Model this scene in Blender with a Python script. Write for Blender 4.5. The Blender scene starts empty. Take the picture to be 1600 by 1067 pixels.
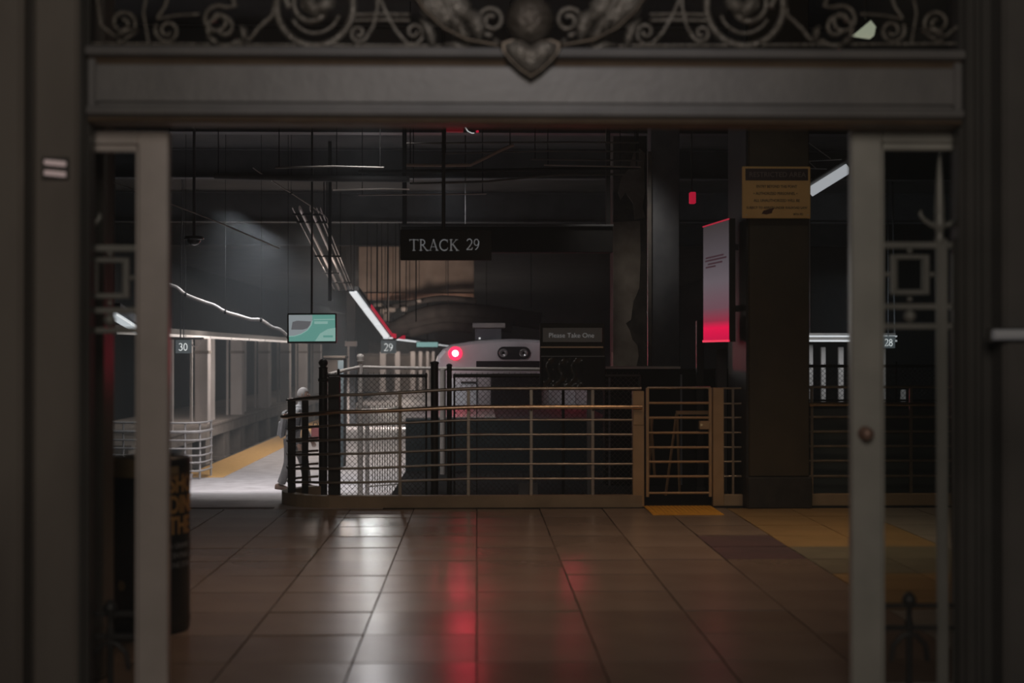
import bpy, math, random
from mathutils import Vector, Matrix, Euler
random.seed(7)
R = math.radians
sc = bpy.context.scene
col = sc.collection

# ------------------------------------------------------------------ camera, world, lights, exposure
FPX = 2222.0
CAM = Vector((0, 0, 1.5))
YAW = -math.atan(55 / FPX); PITCH = math.atan(16.5 / FPX)
cd = bpy.data.cameras.new('camera'); cam = bpy.data.objects.new('camera', cd); col.objects.link(cam)
cd.sensor_width = 36; cd.lens = FPX / 1600 * 36; cd.clip_end = 400
cam.location = CAM; cam.rotation_euler = (math.pi / 2 + PITCH, 0, YAW)
cd.dof.use_dof = True; cd.dof.focus_distance = 19; cd.dof.aperture_fstop = 1.5
sc.camera = cam
sc.view_settings.view_transform = 'Standard'; sc.view_settings.look = 'None'
sc.view_settings.gamma = 1; sc.view_settings.use_curve_mapping = False
sc.view_settings.exposure = 0.0
try:
    sc.cycles.sample_clamp_indirect = 3
    sc.cycles.max_bounces = 8
except Exception: pass
RM = cam.rotation_euler.to_matrix()

def P(px, py, Y):
    """the world point at depth Y seen at a given place of the photograph (used for measuring)"""
    d = RM @ Vector(((px - 800) / FPX, -(py - 533.5) / FPX, -1))
    return CAM + d * (Y / d.y)
def X(px, Y): return P(px, 550, Y).x
def Z(py, Y): return P(745, py, Y).z

w = bpy.data.worlds.new('world'); sc.world = w; w.use_nodes = True
w.node_tree.nodes['Background'].inputs[0].default_value = (0.85, 1.0, 1.02, 1)
w.node_tree.nodes['Background'].inputs[1].default_value = 0.045

vs_ = w.node_tree.nodes.new('ShaderNodeVolumeScatter'); vs_.inputs['Density'].default_value = 0.0036
vs_.inputs[0].default_value = (0.82, 0.93, 1.0, 1)      # thin scattering added to lift the blacks
w.node_tree.links.new(vs_.outputs[0], w.node_tree.nodes['World Output'].inputs['Volume'])

def area(name, loc, target, size, power, color, sy=None, spread=None):
    l = bpy.data.lights.new(name, 'AREA'); l.energy = power; l.color = color
    l.size = size
    if sy: l.shape = 'RECTANGLE'; l.size_y = sy
    if spread: l.spread = spread
    o = bpy.data.objects.new(name, l); col.objects.link(o); o.location = loc
    o.rotation_euler = (Vector(target) - Vector(loc)).to_track_quat('-Z', 'Y').to_euler()
    return o
def point(name, loc, power, color, r=0.05):
    l = bpy.data.lights.new(name, 'POINT'); l.energy = power; l.color = color; l.shadow_soft_size = r
    o = bpy.data.objects.new(name, l); col.objects.link(o); o.location = loc; return o
def spot(name, loc, target, power, color, ang, blend=1.0, r=0.1):
    l = bpy.data.lights.new(name, 'SPOT'); l.energy = power; l.color = color; l.spot_size = R(ang); l.spot_blend = blend; l.shadow_soft_size = r
    o = bpy.data.objects.new(name, l); col.objects.link(o); o.location = loc
    o.rotation_euler = (Vector(target) - Vector(loc)).to_track_quat('-Z', 'Y').to_euler()
    return o
# waiting hall lamps shining on the gate from in front
spot('hall_lamp', (0.25, 2.6, 4.1), (0.12, 6.0, 2.45), 68, (1.0, 0.95, 0.98), 46, 1.0, 0.25)
area('hall_glow', (0, -1.5, 4.2), (0, 6, 1.4), 2.5, 78, (1.0, 0.88, 0.76))
# warm lamps over the concourse just inside the gate
area('concourse_lamp_a', (-0.7, 9.3, 4.9), (-0.7, 9.0, 0), 1.6, 14, (1.0, 0.64, 0.42), 1.0, R(95))
area('concourse_lamp_b', (1.4, 10.8, 4.9), (1.4, 11.2, 0), 1.2, 12, (1.0, 0.66, 0.44), 0.8, R(95))
area('concourse_lamp_c', (3.2, 10.2, 4.6), (3.2, 11.6, 0), 0.5, 5, (1.0, 0.72, 0.45), 0.5, R(60))
# cold fluorescent light over the ramp and the far platform, with added fill lights
area('ramp_lamp', (-3.9, 25.0, 3.7), (-3.9, 25.0, 0), 0.4, 250, (0.97, 0.95, 0.98), 6.0, R(130))
area('platform_lamp', (-4.0, 36.0, 4.0), (-4.4, 38.0, -1), 0.4, 260, (1.0, 0.92, 0.86), 14.0, R(130))
area('track_lamp', (-7.4, 47.0, 2.6), (-9.2, 47.0, 0), 0.4, 640, (1.0, 0.9, 0.84), 40.0)
area('bright_row_lamp', (-3.0, 38.5, 2.9), (-1.2, 11.0, 0), 0.5, 3.0, (0.9, 0.97, 1.0), 1.6, R(50))
area('floor_highlight_fill', (-2.15, 29.5, 3.1), (-0.9, 10.0, 0), 0.4, 1.3, (1.0, 0.97, 0.9), 0.7, R(60))  # unseen light added for the pale floor highlight; the tray carries no lamp
area('ramp_head_lamp', (-1.78, 23.6, 4.5), (-1.3, 11.0, 0), 0.25, 1.6, (0.97, 0.96, 1.0), 0.25, R(70))
area('red_sign_lamp', (X(727, 23.9), 23.9, Z(386, 23.9)), (0.0, 8.0, 0), 0.24, 0.09, (1.0, 0.03, 0.08), 0.26, R(30))
area('fence_fill', (-1.3, 16.4, 4.7), (-1.3, 17.2, 0), 0.3, 16, (1.0, 0.95, 0.92), 1.2, R(80))  # unseen fill added to brighten the pale handrail and pickets
spot('sign_fill', (2.2, 10.6, 4.7), (2.85, 13.5, 3.0), 16, (1.0, 0.86, 0.7), 30, .8, .15)  # unseen spot added to brighten the yellow sign
spot('column_fill', (1.7, 18.6, 4.4), (2.5, 21.8, 1.8), 44, (1.0, 0.9, 0.8), 50, .8, .2)  # unseen spot added to lift the concrete and steel columns
spot('train_end_fill', (-0.6, 22.5, 4.4), (0.3, 28, 0.9), 290, (0.93, 0.9, 0.95), 60, 0.8, 0.2)  # unseen spot added to brighten the train face
# ------------------------------------------------------------------ materials
def mat(name, c1, rough=0.6, c2=None, scale=4.0, metal=0.0, bump=0.0, bscale=40.0, emit=None, estr=0.0, spec=0.5, detail=4, stretch=(1, 1, 1), coord='Object'):
    m = bpy.data.materials.new(name); m.use_nodes = True
    nt = m.node_tree; b = nt.nodes['Principled BSDF']
    b.inputs['Roughness'].default_value = rough; b.inputs['Metallic'].default_value = metal
    b.inputs['Specular IOR Level'].default_value = spec
    tc = nt.nodes.new('ShaderNodeTexCoord'); mp = nt.nodes.new('ShaderNodeMapping')
    mp.inputs['Scale'].default_value = stretch
    nt.links.new(tc.outputs[coord], mp.inputs[0])
    if c2 is not None:
        n = nt.nodes.new('ShaderNodeTexNoise'); n.inputs['Scale'].default_value = scale; n.inputs['Detail'].default_value = detail
        nt.links.new(mp.outputs[0], n.inputs['Vector'])
        r = nt.nodes.new('ShaderNodeValToRGB')
        r.color_ramp.elements[0].position = 0.35; r.color_ramp.elements[1].position = 0.65
        r.color_ramp.elements[0].color = (*c1, 1); r.color_ramp.elements[1].color = (*c2, 1)
        nt.links.new(n.outputs[0], r.inputs[0]); nt.links.new(r.outputs[0], b.inputs['Base Color'])
    else:
        b.inputs['Base Color'].default_value = (*c1, 1)
    if bump:
        n2 = nt.nodes.new('ShaderNodeTexNoise'); n2.inputs['Scale'].default_value = bscale; n2.inputs['Detail'].default_value = 3
        nt.links.new(mp.outputs[0], n2.inputs['Vector'])
        bp = nt.nodes.new('ShaderNodeBump'); bp.inputs['Strength'].default_value = bump; bp.inputs['Distance'].default_value = 0.02
        nt.links.new(n2.outputs[0], bp.inputs['Height']); nt.links.new(bp.outputs[0], b.inputs['Normal'])
    if emit:
        b.inputs['Emission Color'].default_value = (*emit, 1); b.inputs['Emission Strength'].default_value = estr
    return m

M = {}
M['slab'] = mat('floor_stone', (0.24, 0.185, 0.15), 0.27, (0.29, 0.23, 0.19), 1.3, bump=0.06, bscale=5)
M['slab2'] = mat('floor_stone_dark', (0.22, 0.165, 0.135), 0.23, (0.27, 0.21, 0.17), 1.5, bump=0.06, bscale=5)
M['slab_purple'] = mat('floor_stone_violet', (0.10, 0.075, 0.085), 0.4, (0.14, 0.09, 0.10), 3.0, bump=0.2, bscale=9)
M['slab_ochre'] = mat('floor_stone_ochre', (0.30, 0.20, 0.09), 0.42, (0.38, 0.26, 0.12), 2.0, bump=0.2, bscale=9)
M['slab_olive'] = mat('floor_stone_olive', (0.16, 0.15, 0.11), 0.42, (0.23, 0.215, 0.16), 2.0, bump=0.2, bscale=9)
M['slab_pale'] = mat('floor_stone_pale', (0.24, 0.23, 0.21), 0.36, (0.32, 0.305, 0.28), 2.0, bump=0.2, bscale=9)
M['grout'] = mat('floor_joint', (0.08, 0.062, 0.05), 0.8, (0.13, 0.10, 0.085), 6)
M['ramp'] = mat('ramp_concrete', (0.42, 0.39, 0.39), 0.5, (0.56, 0.53, 0.53), 3.0, bump=0.2, bscale=30)
M['yellow'] = mat('yellow_paint', (0.62, 0.36, 0.12), 0.6, (0.70, 0.42, 0.16), 8, bump=0.3, bscale=60)
M['mat_yellow'] = mat('yellow_rubber', (0.70, 0.36, 0.03), 0.6, (0.82, 0.44, 0.05), 8)
M['bronze'] = mat('bronze_paint', (0.215, 0.212, 0.215), 0.42, (0.25, 0.245, 0.245), 5, bump=0.1, bscale=20, spec=0.5)
M['bronze_brown'] = mat('bronze_brown_groove', (0.17, 0.12, 0.08), 0.45, (0.21, 0.155, 0.105), 6)
M['bronze_old'] = mat('old_bronze', (0.19, 0.17, 0.145), 0.42, (0.28, 0.26, 0.23), 14, metal=0.4, bump=0.6, bscale=45)
M['bronze_dark'] = mat('dark_bronze_edge', (0.07, 0.055, 0.04), 0.4, (0.11, 0.085, 0.06), 12, metal=0.5)
M['door_metal'] = mat('door_metal', (0.60, 0.55, 0.52), 0.3, (0.68, 0.62, 0.59), 5, metal=0.15, bump=0.05, bscale=10)
M['door_metal_g'] = mat('door_metal_greenish', (0.47, 0.475, 0.44), 0.36, (0.55, 0.55, 0.51), 5, metal=0.15, bump=0.05, bscale=10)
M['grille_metal'] = mat('door_grille_metal', (0.24, 0.245, 0.225), 0.36, (0.30, 0.30, 0.28), 5, metal=.15)
M['marble'] = mat('wall_marble', (0.17, 0.15, 0.135), 0.3, (0.26, 0.235, 0.21), 1.6, bump=0.05, bscale=8, stretch=(1, 1, 0.4))
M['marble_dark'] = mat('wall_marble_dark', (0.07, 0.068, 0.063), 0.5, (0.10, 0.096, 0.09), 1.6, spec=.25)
M['ceil'] = mat('ceiling_soot', (0.055, 0.058, 0.062), 0.95, (0.085, 0.085, 0.085), 1.2, bump=0.5, bscale=3)
M['beam_dark'] = mat('steel_beam_soot', (0.08, 0.085, 0.095), 0.75, (0.12, 0.127, 0.135), 2.0)
M['pipe'] = mat('pipe_galvanised', (0.62, 0.56, 0.53), 0.5, (0.74, 0.68, 0.65), 3)
M['box_brown'] = mat('cabinet_brown', (.028, .022, .018), .7, (.04, .032, .027), 4, spec=.1)
M['duct'] = mat('duct_black', (.045, .045, .047), .8, (.07, .07, .07), 3, spec=.1)
M['pipe_dark'] = mat('pipe_dark', (0.16, 0.16, 0.16), 0.5, (0.24, 0.22, 0.2), 3)
M['conc'] = mat('stained_concrete', (0.20, 0.17, 0.135), 0.85, (0.38, 0.34, 0.29), 2.2, bump=0.8, bscale=9, detail=8)
M['conc_dark'] = mat('spalled_concrete', (0.035, 0.033, 0.03), 0.9, (0.08, 0.07, 0.06), 5, bump=1.0, bscale=12)
M['farconc'] = mat('far_wall_concrete', (0.40, 0.33, 0.28), 0.85, (0.55, 0.47, 0.41), 1.5, bump=0.3, bscale=5)
M['pier'] = mat('painted_pier', (0.66, 0.61, 0.59), 0.7, (0.78, 0.73, 0.71), 1.0)
M['ledge'] = mat('track_ledge', (0.33, 0.28, 0.25), 0.85, (0.45, 0.4, 0.36), 2, bump=0.5, bscale=10)
M['black'] = mat('black_paint', (0.022, 0.022, 0.022), 0.45, (0.04, 0.038, 0.036), 8)
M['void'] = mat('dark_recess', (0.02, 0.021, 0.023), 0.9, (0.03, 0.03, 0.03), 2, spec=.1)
M['teal_dark'] = mat('dark_slate_panel', (0.04, 0.06, 0.07), 0.65, (0.055, 0.075, 0.085), 2)
M['steel_blue'] = mat('blue_grey_steel', (0.17, 0.19, 0.22), 0.55, (0.24, 0.26, 0.29), 3)
M['rail'] = mat('railing_steel', (0.40, 0.35, 0.29), 0.34, (0.50, 0.44, 0.37), 10, metal=0.85)
M['handrail'] = mat('brass_handrail', (0.74, 0.52, 0.34), 0.2, (0.78, 0.56, 0.36), 10, metal=0.95)
M['rail_tan'] = mat('railing_tan_plate', (0.52, 0.36, 0.20), 0.45, (0.62, 0.44, 0.26), 4, metal=0.3)
M['curb'] = mat('curb_tan', (0.38, 0.29, 0.19), 0.6, (0.50, 0.39, 0.26), 3)
M['mesh'] = mat('fence_wire', (0.16, 0.15, 0.14), 0.45, metal=0.5)
M['white'] = mat('white_paint', (0.70, 0.66, 0.63), 0.5, (0.8, 0.76, 0.73), 6)
M['rail_grey'] = mat('pale_grey_rail', (0.33, 0.31, 0.30), 0.5, (0.40, 0.38, 0.37), 6)
M['train'] = mat('train_grey', (0.50, 0.48, 0.49), 0.4, (0.60, 0.58, 0.59), 2)
M['train_pale'] = mat('train_pale_panel', (0.62, 0.66, 0.68), 0.4, (0.72, 0.75, 0.77), 3)
M['glassblack'] = mat('black_glass', (0.02, 0.02, 0.024), 0.12)
M['lens'] = mat('clear_lamp_lens', (0.3, 0.3, 0.3), 0.2, metal=0.5)
M['red_on'] = mat('red_lamp_lit', (0.8, 0.02, 0.05), 0.3, emit=(1.0, 0.02, 0.07), estr=2.2)
M['red_core'] = mat('red_lamp_core', (1, 0.6, 0.6), 0.3, emit=(1.0, 0.55, 0.5), estr=6)
M['red_sign'] = mat('red_sign_lit', (0.8, 0.02, 0.05), 0.3, emit=(1.0, 0.03, 0.05), estr=1.5)
M['red_dim'] = mat('red_lamp_dim', (0.7, 0.02, 0.05), 0.3, emit=(1.0, 0.02, 0.08), estr=0.35)
M['red_hot'] = mat('red_edge_glow', (0.7, 0.02, 0.05), 0.3, emit=(1.0, 0.01, 0.08), estr=0.8)
M['tube'] = mat('fluorescent_tube', (0.9, 0.9, 0.9), 0.3, emit=(0.9, 0.96, 1.0), estr=0.75)
M['tube_dim'] = mat('fluorescent_tube_far', (0.9, 0.9, 0.9), 0.3, emit=(0.95, 0.97, 1.0), estr=0.45)
M['tube_warm'] = mat('fluorescent_tube_warm', (0.9, 0.9, 0.9), 0.3, emit=(1.0, 0.9, 0.85), estr=0.42)
M['sign_black'] = mat('sign_board_black', (0.012, 0.013, 0.014), 0.7)
M['sign_letter'] = mat('sign_letter_grey', (0.55, 0.56, 0.57), 0.5, emit=(0.9, 0.95, 1), estr=0.075)  # faint glow added so the unlit letters stand out
M['sign_grey'] = mat('number_plate_grey', (0.10, 0.115, 0.12), 0.5, emit=(0.8, 0.95, 1), estr=0.055)
M['num_white'] = mat('number_white', (0.8, 0.8, 0.8), 0.5, emit=(0.95, 1, 1), estr=0.42)
M['sign_yellow'] = mat('sign_yellow', (0.85, 0.56, 0.22), 0.55, (0.92, 0.62, 0.26), 5)
M['sign_band'] = mat('sign_dark_band', (0.05, 0.03, 0.035), 0.5)
M['ink'] = mat('sign_ink', (0.10, 0.035, 0.02), 0.6)
M['ink_pale'] = mat('sign_ink_pale', (0.24, 0.2, 0.2), 0.6)
M['teal_on'] = mat('screen_teal', (0.05, 0.1, 0.1), 0.3, emit=(0.14, 0.36, 0.31), estr=0.75)
M['teal_pale'] = mat('screen_pale_teal', (0.05, 0.1, 0.1), 0.3, emit=(0.27, 0.47, 0.42), estr=0.8)
M['screen_grey'] = mat('screen_grey', (0.05, 0.05, 0.05), 0.3, emit=(0.30, 0.34, 0.36), estr=0.75)
M['screen_dark'] = mat('screen_dark', (0.05, 0.05, 0.05), 0.3, emit=(0.14, 0.14, 0.15), estr=0.75)
M['col_brown'] = mat('brown_column_stone', (0.045, 0.036, 0.02), 0.55, (0.065, 0.05, 0.028), 3, bump=0.1, bscale=20)
M['col_side'] = mat('column_side_metal', (0.03, 0.03, 0.032), 0.5, (0.045, 0.045, 0.045), 4, spec=.12)
M['bin'] = mat('bin_black', (0.018, 0.02, 0.022), 0.4, (0.028, 0.03, 0.032), 4)
M['brass'] = mat('bin_brass', (0.55, 0.42, 0.22), 0.35, (0.62, 0.5, 0.3), 7, metal=0.7)
M['orange_ink'] = mat('bin_orange_letters', (0.52, 0.29, 0.10), 0.5)
M['grey_ink'] = mat('bin_grey_letters', (0.35, 0.36, 0.36), 0.5)
M['slate'] = mat('holder_slate', (0.22, 0.25, 0.275), 0.4)
M['tan_line'] = mat('holder_tan_trim', (0.6, 0.46, 0.33), 0.35)
M['denim'] = mat('grey_trousers', (0.085, 0.08, 0.078), 0.85, (0.13, 0.125, 0.12), 20)
M['shirt'] = mat('grey_jacket', (0.16, 0.165, 0.165), 0.85, (0.22, 0.22, 0.22), 12)
M['skin'] = mat('skin', (0.26, 0.16, 0.115), 0.55)
M['hair'] = mat('grey_hair', (0.16, 0.15, 0.14), 0.8, (0.22, 0.21, 0.2), 60)
M['shoe'] = mat('brown_shoe', (0.09, 0.05, 0.035), 0.6, (0.13, 0.08, 0.05), 20)
M['bag'] = mat('grey_backpack', (0.14, 0.14, 0.14), 0.85, (0.2, 0.2, 0.2), 10)
M['redcloth'] = mat('red_cloth', (0.42, 0.14, 0.14), 0.8)
M['knob'] = mat('brass_knob', (0.42, 0.27, 0.22), 0.4, metal=0.4)

def glass_mat():
    m = bpy.data.materials.new('door_glass'); m.use_nodes = True
    nt = m.node_tree; nt.nodes.clear()
    out = nt.nodes.new('ShaderNodeOutputMaterial'); t = nt.nodes.new('ShaderNodeBsdfTransparent'); g = nt.nodes.new('ShaderNodeBsdfGlossy')
    fr = nt.nodes.new('ShaderNodeFresnel'); fr.inputs[0].default_value = 1.45; mx = nt.nodes.new('ShaderNodeMixShader')
    t.inputs[0].default_value = (0.82, 0.84, 0.84, 1); g.inputs['Roughness'].default_value = 0.05; g.inputs[0].default_value = (0.8, 0.8, 0.8, 1)
    nt.links.new(fr.outputs[0], mx.inputs[0]); nt.links.new(t.outputs[0], mx.inputs[1]); nt.links.new(g.outputs[0], mx.inputs[2]); nt.links.new(mx.outputs[0], out.inputs[0])
    return m
M['glass'] = glass_mat()

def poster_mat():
    """backlit advertisement: grey at the top, rose below, red lamp reflection painted in at the foot"""
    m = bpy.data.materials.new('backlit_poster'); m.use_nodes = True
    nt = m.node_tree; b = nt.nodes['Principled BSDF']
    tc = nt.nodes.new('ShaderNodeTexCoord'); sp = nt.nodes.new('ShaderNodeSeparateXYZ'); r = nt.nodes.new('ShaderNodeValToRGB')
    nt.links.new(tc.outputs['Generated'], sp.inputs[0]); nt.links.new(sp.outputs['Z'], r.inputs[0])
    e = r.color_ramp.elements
    e[0].position = 0.0; e[0].color = (0.55, 0.0, 0.05, 1); e[1].position = 1.0; e[1].color = (0.035, 0.028, 0.03, 1)  # red foot imitates the marker lamp's reflection
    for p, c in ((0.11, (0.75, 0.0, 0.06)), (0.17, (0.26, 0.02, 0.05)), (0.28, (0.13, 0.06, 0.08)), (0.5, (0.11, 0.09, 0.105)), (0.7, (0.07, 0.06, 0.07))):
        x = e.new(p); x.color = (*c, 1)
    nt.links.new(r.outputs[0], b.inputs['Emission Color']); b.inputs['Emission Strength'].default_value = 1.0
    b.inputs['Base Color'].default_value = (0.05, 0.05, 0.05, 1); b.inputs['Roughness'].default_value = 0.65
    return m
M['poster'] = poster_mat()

# ------------------------------------------------------------------ mesh helpers
class MB:
    def __init__(s): s.v = []; s.f = []; s.sm = []
    def add(s, vs, fs, smooth=False):
        o = len(s.v); s.v += [tuple(v) for v in vs]
        for f in fs: s.f.append(tuple(i + o for i in f)); s.sm.append(smooth)
        return s
    def box(s, x0, x1, y0, y1, z0, z1, bev=0.0, rot=None, piv=None):
        if bev <= 0:
            vs = [Vector((x, y, z)) for z in (z0, z1) for y in (y0, y1) for x in (x0, x1)]
            fs = [(0, 2, 3, 1), (4, 5, 7, 6), (0, 1, 5, 4), (2, 6, 7, 3), (0, 4, 6, 2), (1, 3, 7, 5)]
        else:
            b = min(bev, abs(x1 - x0) * .45, abs(y1 - y0) * .45, abs(z1 - z0) * .45)
            # chamfered box: the hull of 24 points
            import bmesh
            bm = bmesh.new()
            for sx, xx in ((1, x0), (-1, x1)):
                for sy, yy in ((1, y0), (-1, y1)):
                    for sz, zz in ((1, z0), (-1, z1)):
                        bm.verts.new((xx, yy + sy * b, zz + sz * b)); bm.verts.new((xx + sx * b, yy, zz + sz * b)); bm.verts.new((xx + sx * b, yy + sy * b, zz))
            bmesh.ops.convex_hull(bm, input=bm.verts)
            bmesh.ops.dissolve_limit(bm, angle_limit=0.01, verts=bm.verts, edges=bm.edges)
            bm.verts.index_update()
            vs = [v.co.copy() for v in bm.verts]; fs = [tuple(v.index for v in f.verts) for f in bm.faces]; bm.free()
        if rot is not None:
            pv = Vector(piv) if piv else Vector(((x0 + x1) / 2, (y0 + y1) / 2, (z0 + z1) / 2))
            vs = [rot @ (v - pv) + pv for v in vs]
        return s.add(vs, fs)
    def tube(s, pts, r, n=8, closed=False, cap=True, flat=1.0):
        pts = [Vector(p) for p in pts]
        rs = r if isinstance(r, (list, tuple)) else [r] * len(pts)
        m = len(pts); rings = []; up = None
        for i in range(m):
            if closed: t = pts[(i + 1) % m] - pts[i - 1]
            else: t = pts[min(i + 1, m - 1)] - pts[max(i - 1, 0)]
            t.normalize()
            if up is None:
                up = Vector((0, 0, 1)) if abs(t.z) < 0.9 else Vector((0, 1, 0))
            u = (up - t * up.dot(t))
            if u.length < 1e-5: u = t.orthogonal()
            u.normalize(); up = u; v = t.cross(u)
            rings.append([pts[i] + (u * math.cos(a) + v * math.sin(a) * flat) * rs[i] for a in (2 * math.pi * k / n for k in range(n))])
        vs = [p for rg in rings for p in rg]; fs = []
        for i in range(m if closed else m - 1):
            a = i * n; b = ((i + 1) % m) * n
            for k in range(n):
                k2 = (k + 1) % n; fs.append((a + k, a + k2, b + k2, b + k))
        s.add(vs, fs, n > 4)
        if cap and not closed:
            s.add(rings[0], [tuple(range(n - 1, -1, -1))]); s.add(rings[-1], [tuple(range(n))])
        return s
    def lathe(s, c, prof, n=20, axis='Z'):
        c = Vector(c); vs = []; fs = []
        for (r, h) in prof:
            for k in range(n):
                a = 2 * math.pi * k / n; x, y = r * math.cos(a), r * math.sin(a)
                vs.append(c + (Vector((x, y, h)) if axis == 'Z' else Vector((x, h, y)) if axis == 'Y' else Vector((h, x, y))))
        for i in range(len(prof) - 1):
            for k in range(n):
                k2 = (k + 1) % n; fs.append((i * n + k, i * n + k2, (i + 1) * n + k2, (i + 1) * n + k))
        s.add(vs, fs, True)
        s.add(vs[:n], [tuple(range(n - 1, -1, -1))]); s.add(vs[-n:], [tuple(range(n))])
        return s
    def prism(s, poly, y0, y1, T=None):
        """polygon in x,z extruded in y"""
        n = len(poly)
        vs = [Vector((p[0], y0, p[1])) for p in poly] + [Vector((p[0], y1, p[1])) for p in poly]
        if T: vs = [T(v) for v in vs]
        fs = [tuple(range(n)), tuple(range(2 * n - 1, n - 1, -1))]
        for i in range(n):
            j = (i + 1) % n; fs.append((i, i + n, j + n, j))
        return s.add(vs, fs)
    def profx(s, prof, x0, x1):
        """profile in y,z extruded along x"""
        n = len(prof); vs = [Vector((x0, a, b)) for a, b in prof] + [Vector((x1, a, b)) for a, b in prof]
        fs = [tuple(range(n)), tuple(range(2 * n - 1, n - 1, -1))] + [(i, i + n, (i + 1) % n + n, (i + 1) % n) for i in range(n)]
        return s.add(vs, fs)
    def build(s, name, m, parent=None, recalc=True):
        me = bpy.data.meshes.new(name)
        off = parent_world(parent)
        me.from_pydata([(v[0] - off[0], v[1] - off[1], v[2] - off[2]) for v in s.v], [], s.f)
        me.polygons.foreach_set('use_smooth', s.sm)
        if recalc:
            import bmesh
            bm = bmesh.new(); bm.from_mesh(me); bmesh.ops.recalc_face_normals(bm, faces=bm.faces); bm.to_mesh(me); bm.free()
        me.materials.append(M[m] if isinstance(m, str) else m)
        o = bpy.data.objects.new(name, me); col.objects.link(o)
        if parent: o.parent = parent
        return o
def parent_world(p):
    v = Vector((0, 0, 0))
    while p is not None: v = v + Vector(p.location); p = p.parent
    return v
def tag(o, label=None, cat=None, group=None, kind=None):
    if label: o['label'] = label
    if cat: o['category'] = cat
    if group: o['group'] = group
    if kind: o['kind'] = kind
    return o
def thing(name, loc, label, cat, group=None):
    o = bpy.data.objects.new(name, None); col.objects.link(o); o.location = loc; o.empty_display_size = .1
    return tag(o, label, cat, group)
def struct(name, mb, m, label=None):
    o = mb.build(name, m); o['kind'] = 'structure'
    if label: o['label'] = label
    return o
def structroot(name, loc, label=None):
    o = bpy.data.objects.new(name, None); col.objects.link(o); o.location = loc; o['kind'] = 'structure'
    if label: o['label'] = label
    return o
def copytree(o, loc, label=None, group=None):
    c = o.copy(); col.objects.link(c); c.location = loc
    if label: c['label'] = label
    if group: c['group'] = group
    for ch in list(o.children):
        d = ch.copy(); col.objects.link(d); d.parent = c
        for g in ch.children:
            e = g.copy(); col.objects.link(e); e.parent = d
    return c

def text_mesh(name, body, size, origin, m, parent, ex=0.002, align='LEFT', T=None, xs=1.0, bold=0.0):
    """flat lettering standing upright facing the viewer (-Y)"""
    cu = bpy.data.curves.new(name, 'FONT'); cu.body = body; cu.size = size; cu.extrude = ex; cu.align_x = align; cu.offset = bold
    cu.resolution_u = 3
    tmp = bpy.data.objects.new('tmp', cu); col.objects.link(tmp)
    bpy.context.view_layer.update()
    dg = bpy.context.evaluated_depsgraph_get()
    me = bpy.data.meshes.new_from_object(tmp.evaluated_get(dg))
    col.objects.unlink(tmp); bpy.data.objects.remove(tmp)
    o3 = Vector(origin); off = parent_world(parent)
    for v in me.vertices:
        x, y, z = v.co.x * xs, v.co.y, v.co.z
        p = T(x, y, z) if T else Vector((o3.x + x, o3.y - z, o3.z + y))
        v.co = p - off
    me.materials.clear(); me.materials.append(M[m]); me.name = name
    o = bpy.data.objects.new(name, me); col.objects.link(o)
    if parent: o.parent = parent
    return o

def arc(cx, cy, rx, ry, a0, a1, n=12):
    return [(cx + rx * math.cos(R(a0 + (a1 - a0) * i / n)), cy + ry * math.sin(R(a0 + (a1 - a0) * i / n))) for i in range(n + 1)]
SER = {  # serif letters as strokes: (points, thickness)
    'T': (0.78, [([(0.0, .97), (.78, .97)], .06), ([(.39, 0), (.39, 1)], .12), ([(.24, .02), (.54, .02)], .04), ([(.02, 1), (.02, .84)], .04), ([(.76, 1), (.76, .84)], .04)]),
    'R': (0.82, [([(.17, 0), (.17, 1)], .12), ([(.02, .02), (.32, .02)], .04), ([(.02, .98), (.2, .98)], .04), (arc(.25, .74, .27, .24, 90, -90), .08), ([(.17, .98), (.27, .98)], .05), ([(.17, .5), (.27, .5)], .05), ([(.33, .5), (.7, .02), (.84, .02)], .1)]),
    'A': (0.86, [([(.42, 1.0), (.12, .02)], .05), ([(.42, 1.0), (.74, .02)], .12), ([(.21, .34), (.62, .34)], .045), ([(.0, .02), (.24, .02)], .04), ([(.6, .02), (.88, .02)], .04)]),
    'C': (0.84, [(arc(.47, .5, .4, .48, 52, 308, 18), .1), ([(.76, .98), (.76, .72)], .045), ([(.77, .28), (.77, .14)], .04)]),
    'K': (0.86, [([(.17, 0), (.17, 1)], .12), ([(.02, .02), (.32, .02)], .04), ([(.02, .98), (.32, .98)], .04), ([(.2, .48), (.66, .98)], .045), ([(.32, .58), (.74, .02)], .12), ([(.54, .98), (.8, .98)], .04), ([(.62, .02), (.9, .02)], .04)]),
    '2': (0.6, [(arc(.28, .72, .22, .26, 160, -30, 10) + [(.3, .32), (.05, .03)], .08), ([(.04, .04), (.5, .04), (.54, .2)], .08)]),
    '9': (0.6, [(arc(.28, .68, .2, .28, 0, 360, 16), .07), (arc(.1, .66, .39, .64, 10, -78, 10), .08)]),
    '0': (0.62, [(arc(.29, .5, .22, .46, 0, 360, 20), .09)]),
    '3': (0.58, [(arc(.24, .75, .2, .22, 150, -80, 10), .08), (arc(.24, .28, .24, .25, 85, -150, 12), .09)]),
    '8': (0.6, [(arc(.28, .74, .18, .22, 0, 360, 16), .08), (arc(.28, .27, .22, .25, 0, 360, 16), .09)]),
    ' ': (0.5, []),
}
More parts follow.
